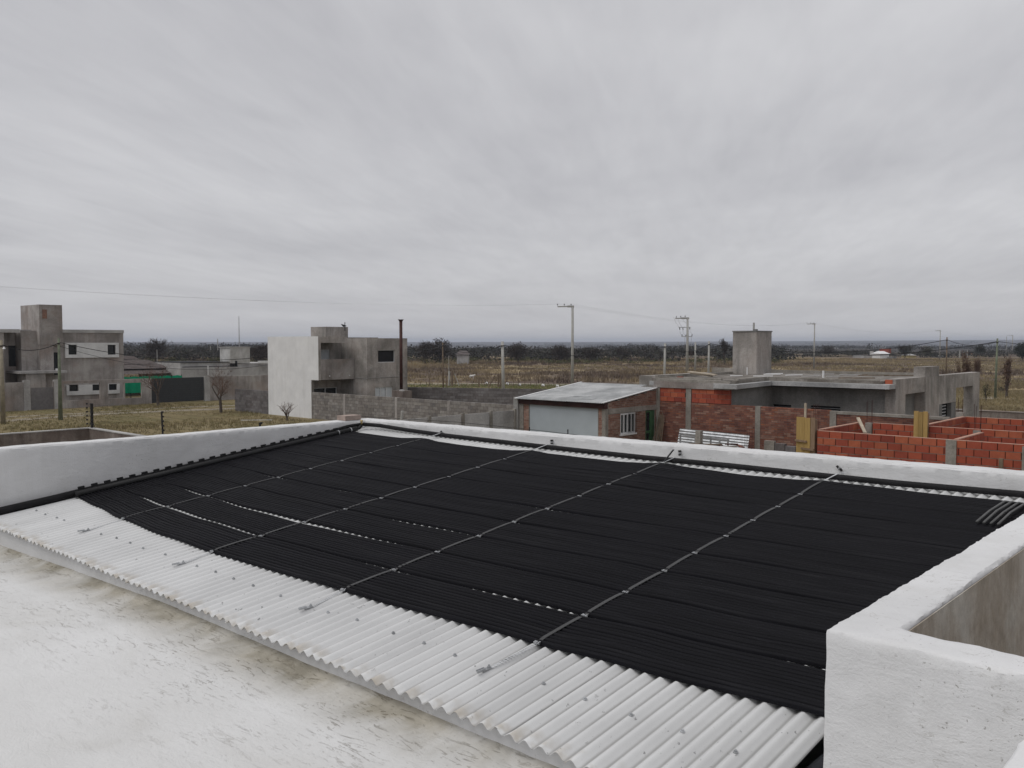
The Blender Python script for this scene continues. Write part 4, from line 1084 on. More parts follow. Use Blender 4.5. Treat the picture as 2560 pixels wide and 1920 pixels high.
low_parapet((-20.3, 31.5), (-17.3, 31.42), z1=-1.43); low_parapet((-16.72, 31.5), (-17.06, 34.7), z1=-1.44); low_parapet((-24.0, 42.6), (-20.6, 42.6), z0=-2.1, z1=-1.36, w=.2)
mb = MB(); mb.box(-24.3, -20.61, 36.0, 42.5, GROUND, -1.62); mb.build('rear_wing', 'plaster_grey', ch)
# portal wall X = -11.85
XP = -11.85
mb = MB(); mb.panel('x', XP-.40, XP, 35.07, 46.68, GROUND, -1.43, [(36.2, 38.53, GROUND, -2.05), (40.35, 42.86, GROUND, -2.68), (42.9, 45.55, GROUND, -2.05)])
mb.build('portal', 'plaster_grey', ch)
mb = MB(); mb.box(XP-.46, XP+.008, 38.53, 40.36, -1.427, -1.02); mb.box(XP+.003, XP+.04, 38.55, 40.34, GROUND, -1.43); mb.build('chimney_block', 'plaster_grey', ch)
window(ch, 'x', XP, 41.0, 42.3, -3.6, -2.70, .25, 'dark', 'dark', 0, .03)
w = ch.children[-1]
for q in range(6):
    mb = MB(); zq = -2.80-q*.14; mb.bar((XP-.1, 41.0, zq), (XP-.1, 41.75, zq), .03, .03); mb.build('bar', 'zinc_white', ch)
mb = MB(); mb.box(XP-.40, XP-.02, 40.36, 42.85, GROUND, -3.6); mb.box(XP-.40, XP-.02, 40.36, 40.98, -3.6, -2.69); mb.box(XP-.40, XP-.02, 42.32, 42.85, -3.6, -2.69); mb.build('wall', 'plaster_dark', ch)
mb = MB(); mb.box(XP-.40, XP-.12, 35.045, 35.068, -1.74, -1.45); mb.build('brick', 'hollow_brick', ch, label='bare red brick end at the top of the portal pillar')
mb = MB(); mb.box(-15.2, -14.9, 36.2, 42, GROUND, -1.87); mb.build('wall', 'plaster_grey', ch)
# tank tower
TX0, TX1, TY0, TY1 = -20.36, -19.14, 38.0, 39.52
mb = MB(); mb.box(TX0, TX1, TY0, TY1, -1.49, .50); mb.build('tank_tower', 'plaster_grey', ch)
mb = MB(); mb.box(TX0-.03, TX1+.03, TY0-.03, TY1+.03, .502, .55); mb.box(TX1-.25, TX1-.1, TY0+.1, TY0+.3, .55, .62); mb.build('tower_cap', 'plaster_dark', ch)
mb = MB(); mb.tube([(-19.55, 38.5, .55), (-19.55, 38.5, .93)], .045, 8); mb.build('vent_pipe', 'pole', ch)
mb = MB(); mb.tube([(-19.4, 37.6, -1.5), (-19.4, 37.6, -1.15)], .03, 6); mb.build('vent_pipe', 'plastic_white', ch)
mb = MB(); mb.tube([(-15.317, 36.5, -1.5), (-15.317, 36.5, -1.2)], .045, 8); mb.build('vent_pipe', 'plastic_white', ch)
# loose things on that roof
mb = MB(); mb.bar((-20.1, 33.6, -1.28), (-18.95, 33.9, -1.40), .5, .05); mb.bar((-20.0, 33.62, -1.34), (-19.1, 33.85, -1.46), .4, .04); tag(mb.build('board_pile', 'wood_pale'), 'pale boards lying askew at the foot of the concrete tank tower', 'boards')
mb = MB(); mb.box(-19.35, -19.1, 31.42, 31.54, -1.498, -1.41); tag(mb.build('loose_brick', 'hollow_brick'), 'red brick left on the concrete roof edge near the garage', 'brick')
rr = random.Random(3)
for q, lab in enumerate(['white plastic pipe offcuts lying mid roof on the concrete house', 'thin grey planks lying along the back of the concrete roof', 'brown planks lying near the white vent pipe on the concrete roof']):
    t = thing('roof_debris', lab, 'debris', (-15-q, 37+q, -1.5), 'odds and ends on the concrete roof')
    for s_ in range(5):
        x = -18.2+q*2.0+rr.uniform(-.8, .8); y = 36.0+rr.uniform(-1, 4); a = rr.uniform(-.4, .4); L = rr.uniform(.3, 1.2)
        mb = MB(); mb.bar((x, y, -1.46), (x+L*math.cos(a), y+L*math.sin(a), -1.45+.03*rr.random()), .07, .04); mb.build('plank' if q else 'pipe', ('plastic_white', 'plaster_light', 'wood')[q], t)

# ------------------------------------------------------------------ garage with corrugated roof
ga = thing('brick_garage', 'small brick garage with pale metal door, rusty beam and sloping corrugated roof', 'garage', (-22.2, 29.2, GROUND))
GX0, GX1, GY0, GY1 = -24.40, -20.03, 27.41, 30.94
brickwork(ga, (GX0+.16, GY0), (-23.955, GY0), GROUND, -2.56, .24, .06, .15, .012, 'common_brick_pale', 'mortar', 20, 'brick', zvis=-3.7, recess=.008)
brickwork(ga, (-20.37, GY0), (-20.20, GY0), GROUND, -2.56, .24, .06, .15, .012, 'common_brick_pale', 'mortar', 20, 'brick', zvis=-3.7, recess=.008)
mb = MB(); mb.box(GX0-.02, GX0+.15, GY0-.015, GY0+.17, GROUND, -2.40); mb.build('column', 'concrete', ga)
mb = MB(); mb.box(-20.195, GX1+.003, GY0-.02, GY0+.17, GROUND, -2.36); mb.build('column', 'concrete', ga)
mb = MB(); mb.box(GX0-.05, GX1+.02, GY0-.10, GY0+.1, -2.555, -2.325); mb.build('beam', 'red_oxide', ga)
mb = MB(); mb.box(-23.95, -20.375, GY0+.02, GY0+.07, GROUND, -2.56); dr = mb.build('garage_door', 'shutter', ga)
mb = MB(); mb.box(-23.96, -23.93, GY0-.005, GY0+.02, GROUND, -2.56); mb.box(-20.40, -20.372, GY0-.005, GY0+.02, GROUND, -2.56); mb.build('door_frame', 'concrete', dr)
SL = .116
def gtop(y): return -2.33+SL*(y-GY0)
hol = [(28.381-GY0, 29.433-GY0, -3.62, -2.80), (30.15-GY0, 3.42, GROUND, -2.78)]
brickwork(ga, (GX1-.003, GY0+.18), (GX1-.003, GY1), GROUND, -1.93, .24, .06, .15, .012, 'common_brick_pale', 'mortar', 260, 'brick',
          holes=[(h[0]-.18, h[1]-.18, h[2], h[3]) for h in hol]+[(-1, 9, -2.775, -2.56)], topf=lambda u: gtop(GY0+.18+u)-.01, zvis=-3.8, recess=.008)
mb = MB(); mb.box(GX1-.16, GX1+.006, GY0+.19, GY1, -2.77, -2.565); mb.build('lintel', 'concrete', ga)
w = window(ga, 'x', GX1, GY0+hol[0][0], GY0+hol[0][1], -3.62, -2.80, .06, 'frame_white', 'glass', 3, .06, out=1, sill='frame_white')
mb = MB()
for q in range(8):
    y = GY0+hol[0][0]+.5+.08*q
    if y < GY0+hol[0][1]+.1: mb.tube([(GX1+.03, y, -3.62), (GX1+.03, y, -2.8)], .006, 4)
mb.build('guard_bars', 'fence_iron', w)
d0, d1 = GY0+hol[1][0], GY0+hol[1][1]
mb = MB(); mb.box(GX1-.10, GX1-.03, d0+.02, d0+.09, GROUND, -2.80); mb.box(GX1-.10, GX1-.03, d1-.30, d1-.01, GROUND, -2.80); mb.box(GX1-.10, GX1-.03, d0+.09, d1-.30, -3.72, -3.62); mb.box(GX1-.10, GX1-.03, d0+.09, d1-.3, -2.86, -2.80)
dd = mb.build('green_door', 'green_door', ga); mb = MB(); mb.box(GX1-.08, GX1-.07, d0+.09, d1-.3, -3.62, -2.86); mb.box(GX1-.09, GX1-.06, d0+.30, d0+.33, -3.62, -2.86); mb.build('pane', 'glass', dd)
mb = MB(); mb.box(GX0+.16, GX0+.2, GY0+.2, GY1, GROUND, -2.5); mb.box(GX0+.16, GX1-.16, GY1-.1, GY1, GROUND, -2.1); mb.build('wall', 'plaster_dark', ga)
# corrugated sheets
for s_ in range(5):
    x0 = GX0-.06+s_*.89; x1 = x0+.90; n = 66; mb = MB(); k = n+1
    y0 = GY0-.28+(.02 if s_ % 2 else 0); y1 = GY1+.12+(.55 if s_ < 4 else 0)
    for side in (0, 1):
        for y in (y0, (y0+y1)/2, y1):
            for i in range(k):
                x = x0+(x1-x0)*i/n; mb.v.append((x, y, gtop(y)+.03+.010*math.cos(2*math.pi*x/.08)+.002*s_-.002*side))
    for j in range(2):
        for i in range(n): mb.f.append((j*k+i, j*k+i+1, (j+1)*k+i+1, (j+1)*k+i))
    for i in range(n): mb.f.append((i, 3*k+i, 3*k+i+1, i+1))
    mb.build('roof_sheet', 'corr_old', ga, smooth=True)
mb = MB(); mb.bar((GX0-.05, GY0-.3, gtop(GY0-.3)+.05), (GX0-.05, GY1+.65, gtop(GY1+.65)+.05), .10, .03); mb.build('flashing', 'plastic_white', ga)
mb = MB(); mb.bar((GX1+.03, GY0-.25, gtop(GY0-.25)+.05), (GX1+.03, GY1, gtop(GY1)+.05), .08, .03); mb.build('flashing', 'plastic_white', ga)
for (x, y, w_, l) in ((-21.9, 28.2, .75, .5), (-21.2, 27.75, .5, .35)):
    mb = MB(); mb.bar((x, y, gtop(y)+.05), (x, y+l, gtop(y+l)+.05), w_, .006); mb.build('patch_sheet', 'corr_old', ga)

# canes, leaning corrugated sheets, frames and rubble in the yard
t = thing('cane_bundle', 'bundle of dry canes leaning against the brick wall beside the green door', 'canes', (-19.6, 30.5, GROUND))
for q in range(14):
    mb = MB(); a = rng.uniform(0, .25); mb.tube([(-19.75+.05*q*.8, 30.1-rng.uniform(0, .5), GROUND), (-19.85+.02*q, 30.85, -2.75-rng.uniform(0, .5))], .014, 5); mb.build('cane', 'wood', t)
cs = thing('corrugated_sheets', 'galvanised corrugated sheets standing on edge against the brick wall', 'metal sheets', (-16.7, 30.2, GROUND))
mb = MB(); x0, x1 = -18.569, -15.547; n = 84
for i in range(n+1):
    u = i/n; z_ = -4.55+u*1.13; y = 30.05+.35*u+.012*math.cos(2*math.pi*u*1.13/.10)
    mb.v += [(x0, y, z_), (x1, y, z_-.06)]
for i in range(n): mb.f.append((2*i, 2*i+1, 2*i+3, 2*i+2))
mb.build('sheet', 'zinc_dull', cs, smooth=True)
fr = thing('steel_frame', 'grey steel ladder frame lying against the corrugated sheets', 'frame', (-16.7, 29.9, GROUND))
mb = MB(); zt = -3.62; xs_ = [x0+.28, x0+.95, x0+1.62, x0+2.0, x0+2.35]
mb.bar((x0+.25, 29.98, zt), (x0+2.4, 29.98, zt-.07), .05, .05); mb.bar((x0+.25, 29.98, zt-.5), (x0+2.4, 29.98, zt-.57), .05, .05)
for x in xs_: mb.bar((x, 29.98, zt), (x, 29.98, zt-.55), .06, .04)
mb.build('frame', 'zinc_dull', fr)
xq = -17.17
mb = MB(); mb.box(xq-.11, xq+.10, 29.4, 29.6, GROUND, -3.362); tag(mb.build('concrete_post', 'concrete'), 'square concrete post in front of the corrugated sheets', 'post')
rb = thing('rubble_heap', 'low heap of broken tiles and timber in front of the corrugated sheets', 'rubble', (-14, 27, GROUND))
for q in range(16):
    x = -14.779+rng.uniform(-1.3, 1.0); z_ = -3.464-rng.uniform(-.05, .14); a = rng.uniform(-.5, .5)
    mb = MB(); mb.bar((x, 26.5+rng.uniform(-.4, .4), z_), (x+.5*math.cos(a), 26.5+.3*math.sin(a), z_+rng.uniform(-.05, .05)), .12, .04); mb.build('fragment', rng.choice(['wood', 'common_brick', 'concrete', 'rust']), rb)
xh = -14.779; mb = MB(); mb.box(xh-1.6, xh+1.5, 26.1, 26.95, GROUND, -3.585); mb.build('heap_base', 'mortar_dark', rb)
sb = thing('old_block_stub', 'low stub of weathered grey blocks left of the tall yellow formwork', 'wall', (-12, 27, GROUND))
for q in range(5):
    x = -13.018+q*.36; mb = MB(); mb.box(x, x+.34, 26.45, 26.6, GROUND, -3.168-.06*((q*7) % 3)); mb.build('block', rng.choice(['concrete', 'grey_block', 'bare_white', 'dark_block']), sb)
rc_x = -14.503
t = thing('rebar_cage', 'thin reinforcing cage standing before the brick wall right of the sheets', 'rebar', (rc_x, 28, GROUND))
for q in range(5):
    mb = MB(); mb.tube([(rc_x+.09*q, 28, GROUND), (rc_x+.09*q, 28, -3.0-.05*(q % 2))], .005, 4); mb.build('rebar', 'rust', t)
mb = MB()
for q in range(10):
    mb.bar((rc_x, 28, -3.15-q*.1), (rc_x+.36, 28, -3.15-q*.1), .006)
mb.build('tie', 'rust', t)

# ------------------------------------------------------------------ precast panel wall left of the garage
pw = thing('precast_fence', 'pale precast concrete panel fence running towards the garage corner', 'fence', (-24.6, 23, GROUND))
posts = [17.0, 22.406, 24.181, 25.773, 27.25]
posts = [posts[1]-2*(posts[2]-posts[1]), posts[1]-(posts[2]-posts[1])]+posts[1:]
for y in posts: mb = MB(); mb.box(-24.68, -24.53, y-.07, y+.07, GROUND, -2.77); mb.build('post', 'concrete', pw)
for a, b in zip(posts, posts[1:]):
    for q in range(5):
        mb = MB(); mb.box(-24.63, -24.58, a+.075, b-.075, -2.82-(q+1)*.495, -2.82-q*.495-.012); mb.build('panel', 'plaster_light', pw)
mb = MB(); mb.box(-24.70, -24.45, 27.27, 27.39, GROUND, -2.28); mb.build('end_post', 'plaster_dark', pw)
# ------------------------------------------------------------------ concrete block walls
bw = thing('block_wall', 'long grey concrete block wall between the white house and the garage', 'wall', (-40, 35.9, GROUND), 'grey block yard walls')
brickwork(bw, (-51.44, 35.9), (-22.0, 35.9), GROUND, -3.46, .385, .185, .19, .015, 'grey_block', 'mortar_dark', 300, 'block', zvis=-5.2, recess=.012, jit=.003)
for x in (-47.749, -37.663, -42.454): mb = MB(); mb.box(x-.1, x+.1, 35.885, 36.1, GROUND, -3.45); mb.build('column', 'plaster_brown', bw)
bw2 = thing('block_wall', 'far grey block wall with pale gappy joints beyond the yard', 'wall', (-45, 47, GROUND), 'grey block yard walls')
brickwork(bw2, (-53.0, 43.0), (-36.0, 51.6), GROUND, -3.4, .385, .185, .19, .02, 'dark_block', 'mortar_dark', 260, 'block', zvis=-4.2, recess=.02, jit=.003)
bw3 = thing('block_wall', 'short dark block wall joining the left side of the white house', 'wall', (-59, 35.9, GROUND), 'grey block yard walls')
brickwork(bw3, (-61.6, 35.9), (-56.88, 35.9), GROUND, -3.59, .385, .185, .19, .015, 'dark_block', 'mortar_dark', 150, 'block', zvis=-6, recess=.012)

# ------------------------------------------------------------------ white sided two storey house
wh = thing('two_storey_house', 'two storey house with a blank white side wall and raw grey front', 'house', (-53, 39, GROUND))
mb = MB(); mb.box(-56.86, -51.45, 35.864, 36.06, GROUND, -2.612); mb.box(-56.86, -50.59, 35.864, 36.06, -2.612, .42); mb.build('white_wall', 'white_fine', wh)
mb = MB(); mb.box(-50.588, -50.57, 35.87, 36.06, -2.60, .415); mb.box(-51.448, -51.43, 35.87, 36.06, GROUND, -2.62); mb.build('wall_end', 'plaster_grey', wh)
FX = -52.2
ldoor = (36.613, 38.617, -4.4, -3.228)
udoor = (36.2, 38.014, -2.38, -0.515)
mb = MB(); mb.panel('x', FX-.2, FX, 36.065, 38.955, GROUND, .38, [ldoor, udoor]); mb.box(-56.84, FX-.21, 36.065, 42.6, GROUND, .37)
mb.build('wall', 'plaster_grey', wh)
window(wh, 'x', FX, *ldoor, .12, 'frame_white', 'glass', 1, .05)
window(wh, 'x', FX, *udoor, .12, 'frame_white', 'blind', 0, .06, name='balcony_door')
mb = MB(); mb.box(FX+.005, -50.60, 36.065, 38.32, -.03, .40); mb.build('roof_beam', 'plaster_grey', wh)
mb = MB(); mb.box(-50.72, -50.58, 36.065, 38.94, -2.60, -1.17); mb.box(FX+.005, -50.72, 36.065, 38.94, -2.60, -2.42); mb.box(FX+.005, -50.722, 38.82, 38.94, -2.41, -1.175); mb.build('balcony', 'plaster_brown', wh)
for y in (36.75, 38.45): mb = MB(); mb.tube([(-50.58, y, -2.33), (-50.48, y, -2.34)], .035, 6); mb.build('drain_spout', 'plastic_white', wh)
BX = -49.16
uw = (39.936, 41.486, -1.431, -0.543)
lw_ = (39.66, 41.24, -4.4, -3.179)
mb = MB(); mb.panel('x', BX-.2, BX, 38.955, 42.68, GROUND, .30, [uw, lw_]); mb.box(-53, BX-.21, 38.957, 42.66, GROUND, .295); mb.build('block_front', 'plaster_grey', wh)
window(wh, 'x', BX, *uw, .10, 'frame_white', 'dark', 0, .035)
window(wh, 'x', BX, *lw_, .10, 'frame_white', 'blind', 2, .05)
mb = MB(); mb.tube([(BX+.012, 38.96, -2.52), (BX+.012, 42.66, -2.50)], .02, 5); mb.tube([(FX, 38.945, -2.53), (BX+.01, 38.945, -2.53)], .02, 5); mb.build('conduit', 'plaster_dark', wh)
TY = 38.6; tx0, tx1 = -55.36, -53.464; ty1 = 40.588
mb = MB(); mb.box(tx0, tx1, TY, ty1, .38, 1.149); mb.build('tank_room', 'plaster_grey', wh)
ax_, ay_ = (-51.202, 38.599); az_ = 1.117
mb = MB(); mb.tube([(ax_, ay_, az_-.3), (ax_, ay_, az_+.32)], .03, 5); mb.tube([(ax_-.12, ay_-.05, az_+.0), (ax_-.08, ay_-.03, az_+.12)], [.02, .22], 10); mb.build('dish', 'dark', wh)
# barbecue with its long flue
bx_, by_ = (-44.005, 37.708); fz0, fz1 = -3.136, 1.464
bq = thing('barbecue_chimney', 'tall rusty steel flue rising from a low brown masonry barbecue', 'chimney', (bx_, by_, GROUND))
mb = MB(); mb.box(bx_-.55, bx_+.5, by_-.35, by_+.45, GROUND, fz0-.02); mb.build('masonry_base', 'terrace_brown', bq)
mb = MB(); mb.tube([(bx_-.05, by_, fz0-.03), (bx_-.05, by_, fz1)], .105, 10); mb.build('flue', 'rust', bq, smooth=True)
mb = MB(); mb.tube([(bx_-.05, by_, fz1+.0), (bx_-.05, by_, fz1+.03)], .2, 10); mb.tube([(bx_-.05, by_, fz1-.1), (bx_-.05, by_, fz1)], [.11, .16], 10); mb.build('flue_cap', 'red_oxide', bq)
for q in range(5):
    mb = MB(); x = bx_+.1+.1*q*.8; mb.box(x, x+.09, by_-.3, by_-.2, fz0-.02, fz0+.05+.03*(q % 2)); mb.build('stone', 'bare_white', bq)

# ------------------------------------------------------------------ big grey house at the far left
bh = thing('grey_house', 'large raw plastered two storey house with a stair tower and white window bands', 'house', (-84, 27, GROUND))
HXF = -79.0
uwin = [(30.301, 30.995, -1.049, -0.206), (33.622, 34.327, -1.084, -0.213)]
lwin = [(30.296, 31.058, -4.202, -3.65), (32.24, 32.997, -4.214, -3.687), (33.659, 34.365, -4.235, -3.7)]
bigw = (26.121, 26.95, -2.007, -0.267)
sdoor = (28.734, 29.504, -2.778, -0.846)
mb = MB(); mb.panel('x', HXF-.25, HXF, 28.9, 35.08, GROUND, 1.0, uwin+lwin+[sdoor])
mb.box(-90, HXF-.26, 26.7, 35.06, GROUND, .98)
mb.panel('x', -80.75, -80.5, 25.15, 28.5, GROUND, .98, [bigw]); mb.box(-90, -80.76, 14, 28.0, GROUND, .97); mb.box(-80.74, -78.6, 13.8, 25.2, GROUND, .96)
mb.build('wall', 'plaster_brown', bh)
mb = MB(); mb.box(-90.1, HXF+.06, 28.6, 35.12, .83, 1.10); mb.box(-90.1, -78.5, 13.7, 26.4, .80, 1.08); mb.box(-90.1, -80.45, 26.41, 28.0, .80, 1.08); mb.build('cornice', 'plaster_light', bh)
tw0, tw1 = 26.64, 29.752
tc = 27.915; tx_ = -82.795
mb = MB(); mb.prism([(-78.6, tc), (-78.6, tw1), (-82.5, tw1), (tx_, tc)], -.2, 3.16); mb.prism([(-78.65, tc+.04), (-78.65, tw1-.75), (-82.4, tw1-.75), (tx_+.1, tc+.04)], GROUND, -.202)
mb.build('stair_tower', 'plaster_brown', bh)
mb = MB(); mb.box(-78.61, -78.55, tc+.25, tc+.6, 2.0, 2.75); mb.build('patch', 'common_brick_pale', bh, label='bare brick patch near the top of the tower')
mb = MB(); mb.panel('x', HXF+.002, HXF+.12, 30.039, 34.611, -1.329, -0.035, uwin); mb.build('white_window_band', 'white_panel', bh)
mb = MB(); mb.panel('x', HXF+.002, HXF+.12, 30.067, 34.615, -4.551, -3.675, lwin); mb.build('white_window_band', 'white_panel', bh)
for h in uwin+lwin: window(bh, 'x', HXF, *h, .12, 'dark', 'glass', 0, .05)
window(bh, 'x', HXF, *sdoor, .15, 'dark', 'glass', 0, .04, name='door'); window(bh, 'x', -80.5, *bigw, .12, 'dark', 'glass', 0, .06)
mb = MB(); mb.box(-80.4, -77.4, 25.9, 29.6, -2.55, -2.35); mb.build('canopy', 'plaster_light', bh)
mb = MB(); mb.box(-79.5, -77.5, 26.4, 27.9, GROUND, -2.56); mb.build('porch_wall', 'plaster_grey', bh)
mb = MB(); mb.box(-78.2, -77.9, 28.95, 29.2, -2.35, -2.2); mb.build('lamp', 'plastic_white', bh)
# street wall with openings and its dark gate
sw = thing('street_wall', 'raw plastered street wall with square openings in front of the grey house', 'wall', (-74, 28, GROUND))
op = [(28.027, 30.861, -4.677, -3.311), (31.514, 32.847, -4.684, -3.377), (32.914, 34.355, -4.714, -3.423), (25.525, 27.208, GROUND, -2.766)]
mb = MB(); mb.panel('x', -74.2, -74, 14, 35.2, GROUND, -3.10, op[:3]+[op[3]]); mb.build('wall', 'plaster_brown', sw)
for (a, b) in ((62, 76), (136, 149)): pass
mb = MB(); mb.box(-74.25, -73.93, op[3][0]-.5, op[3][0]-.05, GROUND, -2.95); mb.box(-74.25, -73.93, op[3][1]+.05, op[3][1]+.45, GROUND, -2.98); mb.build('pillar', 'plaster_light', sw)
mb = MB(); mb.box(-74.15, -74.05, op[3][0], op[3][1], GROUND, -3.55); mb.build('entrance_infill', 'dark_block', sw)
gt = thing('sliding_gate', 'wide dark grey sliding gate of horizontal boards in the street wall', 'gate', (-74.1, 37.5, GROUND))
gy0, gy1 = 35.22, 40.097
mb = MB(); mb.box(-74.16, -74.12, gy0, gy1, GROUND+.05, -3.12); mb.build('gate_frame', 'gate', gt)
for q in range(11):
    mb = MB(); z_ = GROUND+.08+q*.192; mb.box(-74.12, -74.09+.004*(q % 2), gy0+.02, gy1-.02, z_, z_+.18); mb.build('slat', 'gate', gt)
sw2 = thing('street_wall', 'raw plastered street wall right of the dark gate', 'wall', (-74, 44, GROUND))
mb = MB(); mb.box(-74.2, -74.0, gy1+.5, 50, GROUND, -3.12); mb.build('wall', 'plaster_brown', sw2); mb = MB(); mb.box(-74.25, -73.92, gy1+.02, gy1+.5, GROUND, -3.05); mb.build('pillar', 'plaster_light', sw2)
# low house with white tank box
lh = thing('low_house', 'low plastered house with parapets and a pale tank box behind the street wall', 'house', (-86, 48, GROUND))
mb = MB(); mb.box(-92, -84, 43.012, 55, GROUND, -2.571); mb.box(-91, -84.3, 43.012+.1, 48.601, -2.571+.002, -2.081); mb.box(-91, -84.2, 49.439, 55, -2.571+.002, -2.242); mb.build('wall', 'plaster_light', lh)
mb = MB(); mb.box(-91.1, -84.2, 43.096+.1, 48.508, -2.081+.002, -2.019); mb.box(-84.02, -83.97, 43.181, 49.324, -2.509, -2.448); mb.build('coping', 'dark', lh)
mb = MB(); mb.box(-86.2, -84.1, 48.555, 50.861, -2.201+.003, -0.55); mb.build('tank_box', 'bare_white', lh)
mb = MB(); mb.box(-86.3, -84.05, 48.462, 50.956, -0.55+.002, -0.465); mb.build('tank_lid', 'plaster_light', lh)
mb = MB(); mb.box(-84.097, -84.05, 49.101, 49.335, -2.532, -1.941); mb.build('meter_niche', 'dark', lh)
mb = MB(); y_ = 50.15; mb.tube([(-85, y_, -0.47), (-85, y_, 2.819)], [.05, .028], 5); mb.build('mast', 'wire', lh)
mb = MB(); mb.box(-83.9, -83.5, 51.671, 52.946, -2.242, -1.984); mb.build('white_pipe', 'plastic_white', lh)
mb = MB(); y_ = 45.899; mb.tube([(-83.9, y_, -3.367), (-83.9, y_, -2.381)], .06, 6); mb.build('vent_pipe', 'plastic_white', lh)
# green net fence and shingled shelter
gn = thing('green_net_fence', 'bright green shade net stretched between posts behind the street wall', 'fence', (-80, 38, GROUND))
y0 = 34.957; y1 = 40.858
mb = MB(); nn = 40
for i in range(nn+1):
    y = y0+(y1-y0)*i/nn; x = -79.6+.05*math.sin(i*1.1); mb.v += [(x, y, -4.522-.1), (x, y, -3.13+.03*math.sin(i*.9))]
for i in range(nn): mb.f.append((2*i, 2*i+2, 2*i+3, 2*i+1))
mb.build('net', 'green_net', gn)
for q in range(7):
    y = y0+(y1-y0)*q/6; mb = MB(); mb.tube([(-79.65, y, GROUND), (-79.65, y, -3.05)], .04, 5); mb.build('post', 'fence_iron', gn)
sh = thing('shingle_shelter', 'open shelter with a stepped brown shingle roof beside the grey house', 'shelter', (-90, 41, GROUND))
cxs, cys = -91.0, 39.99
for q, (hw, za, zb) in enumerate(((5.0, 934, 924), (3.9, 922, 912), (2.8, 911, 901), (1.4, 899, 891))):
    z0 = (856-za)/2200*88; z1 = (856-zb)/2200*88; w2_ = hw*.72; mb = MB()
    mb.add([(cxs-hw, cys-hw, z0), (cxs+hw, cys-hw, z0), (cxs+hw, cys+hw, z0), (cxs-hw, cys+hw, z0), (cxs-w2_, cys-w2_, z1), (cxs+w2_, cys-w2_, z1), (cxs+w2_, cys+w2_, z1), (cxs-w2_, cys+w2_, z1)],
           [(0, 3, 2, 1), (4, 5, 6, 7), (0, 1, 5, 4), (1, 2, 6, 5), (2, 3, 7, 6), (3, 0, 4, 7)]); mb.build('roof_tier', 'shingle', sh)
for (sx, sy) in ((-1, -1), (1, -1), (1, 1), (-1, 1), (1, 0), (0, 1)): mb = MB(); mb.box(cxs+sx*4.6-.1, cxs+sx*4.6+.1, cys+sy*4.6-.1, cys+sy*4.6+.1, GROUND, -3.12); mb.build('post', 'wood', sh)

# ------------------------------------------------------------------ our boundary wall with its electric fence
pwl = thing('boundary_wall', 'damp brown rendered boundary wall beyond the left parapet', 'wall', (-34.8, 14, GROUND))
mb = MB(); mb.box(-35.05, -34.85, -12, 14.25, GROUND, -3.33); mb.box(-34.848, -20, 14.07, 14.25, GROUND, -3.33); mb.box(-19.99, 2, 14.07, 14.25, GROUND, -2.83); mb.build('wall', 'terrace_brown', pwl)
mb = MB(); mb.box(-35.07, -34.83, -12, 14.27, -3.327, -3.29); mb.box(-34.828, -20, 14.05, 14.27, -3.327, -3.29); mb.box(-19.99, 2, 14.05, 14.27, -2.827, -2.79); mb.build('coping', 'plaster_light', pwl)
knob = MB(); knob.tube([(0, 0, -.03), (0, 0, .03)], .035, 6)
kme = bpy.data.meshes.new('insulator'); kme.from_pydata(knob.v, [], knob.f); kme.materials.append(M['fence_iron'])
def efence_post(x, y, zb, lab, h=.93, lean=0.0, corner=False, r=.022, knobs=True):
    t = thing('electric_fence_post', lab, 'post', (x, y, zb), 'electric fence posts on the boundary wall')
    mb = MB(); mb.bar((x, y, zb), (x+lean, y, zb+h), r*2.2, r*2); mb.build('post', 'fence_iron', t)
    for q in range(6 if knobs else 0):
        for s_ in ((1, -1) if corner else (1,)):
            o = bpy.data.objects.new('insulator', kme); COL.objects.link(o); o.parent = t
            f = .14+q*.155; o.location = (lean*f/h+s_*.07, 0, f*h/.93)
    if corner:
        mb = MB()
        for q in range(6): mb.bar((x, y, zb+.14+q*.155), (x-.32, y-.05, zb+.14+q*.155), .008)
        mb.bar((x, y, zb+.35), (x+.28, y, zb), .012); mb.bar((x, y, zb+.35), (x-.34, y, zb), .012); mb.build('brace', 'fence_iron', t)
        for q in range(6):
            o = bpy.data.objects.new('insulator', kme); COL.objects.link(o); o.parent = t; o.location = (-.32, -.05, .14+q*.155)
efence_post(-34.75, 14.15, -3.29, 'dark double electric fence post at the corner of the brown wall', corner=True, r=.04)
efence_post(-28.97, 14.15, -3.29, 'slightly leaning electric fence post in front of the grass, between the two others', lean=-.07)
efence_post(-22.9, 14.15, -3.29, 'electric fence post whose tip shows over the parapet near the white house', lean=0)
efence_post(-12.35, 14.15, -2.79, 'short electric fence spacer crossing the garage door, left one', h=.98, r=.008, knobs=False); efence_post(-11.3, 14.15, -2.79, 'short electric fence spacer crossing the garage door, right one', h=1.0, r=.008, knobs=False)
mb = MB(); mb.tube([(-16.62, 14.15, -2.79), (-16.50, 14.15, -1.683)], .035, 8); tag(mb.build('pipe_stub', 'pole'), 'short pale pipe leaning behind the parapet in front of the block wall', 'pipe')
ef = thing('fence_wire', 'thin electric fence wires strung along the boundary wall', 'wire', (-20, 14.15, -2.8))
for q in range(6):
    z_ = -3.15+q*.155; mb = MB(); mb.tube([(-34.75, 14.15, z_), (-28.97, 14.15, z_-.01), (-22.9, 14.15, z_), (-19.5, 14.15, z_+.2)], .0022, 3, cap=False); mb.build('wire', 'fence_iron', ef)
mb = MB(); mb.tube([(-19, 14.15, -1.92), (-14.6, 14.15, -1.84), (-12.4, 14.15, -1.86), (-9, 14.15, -1.93), (-4, 14.15, -1.95)], .006, 4, cap=False); mb.build('wire', 'fence_iron', ef)

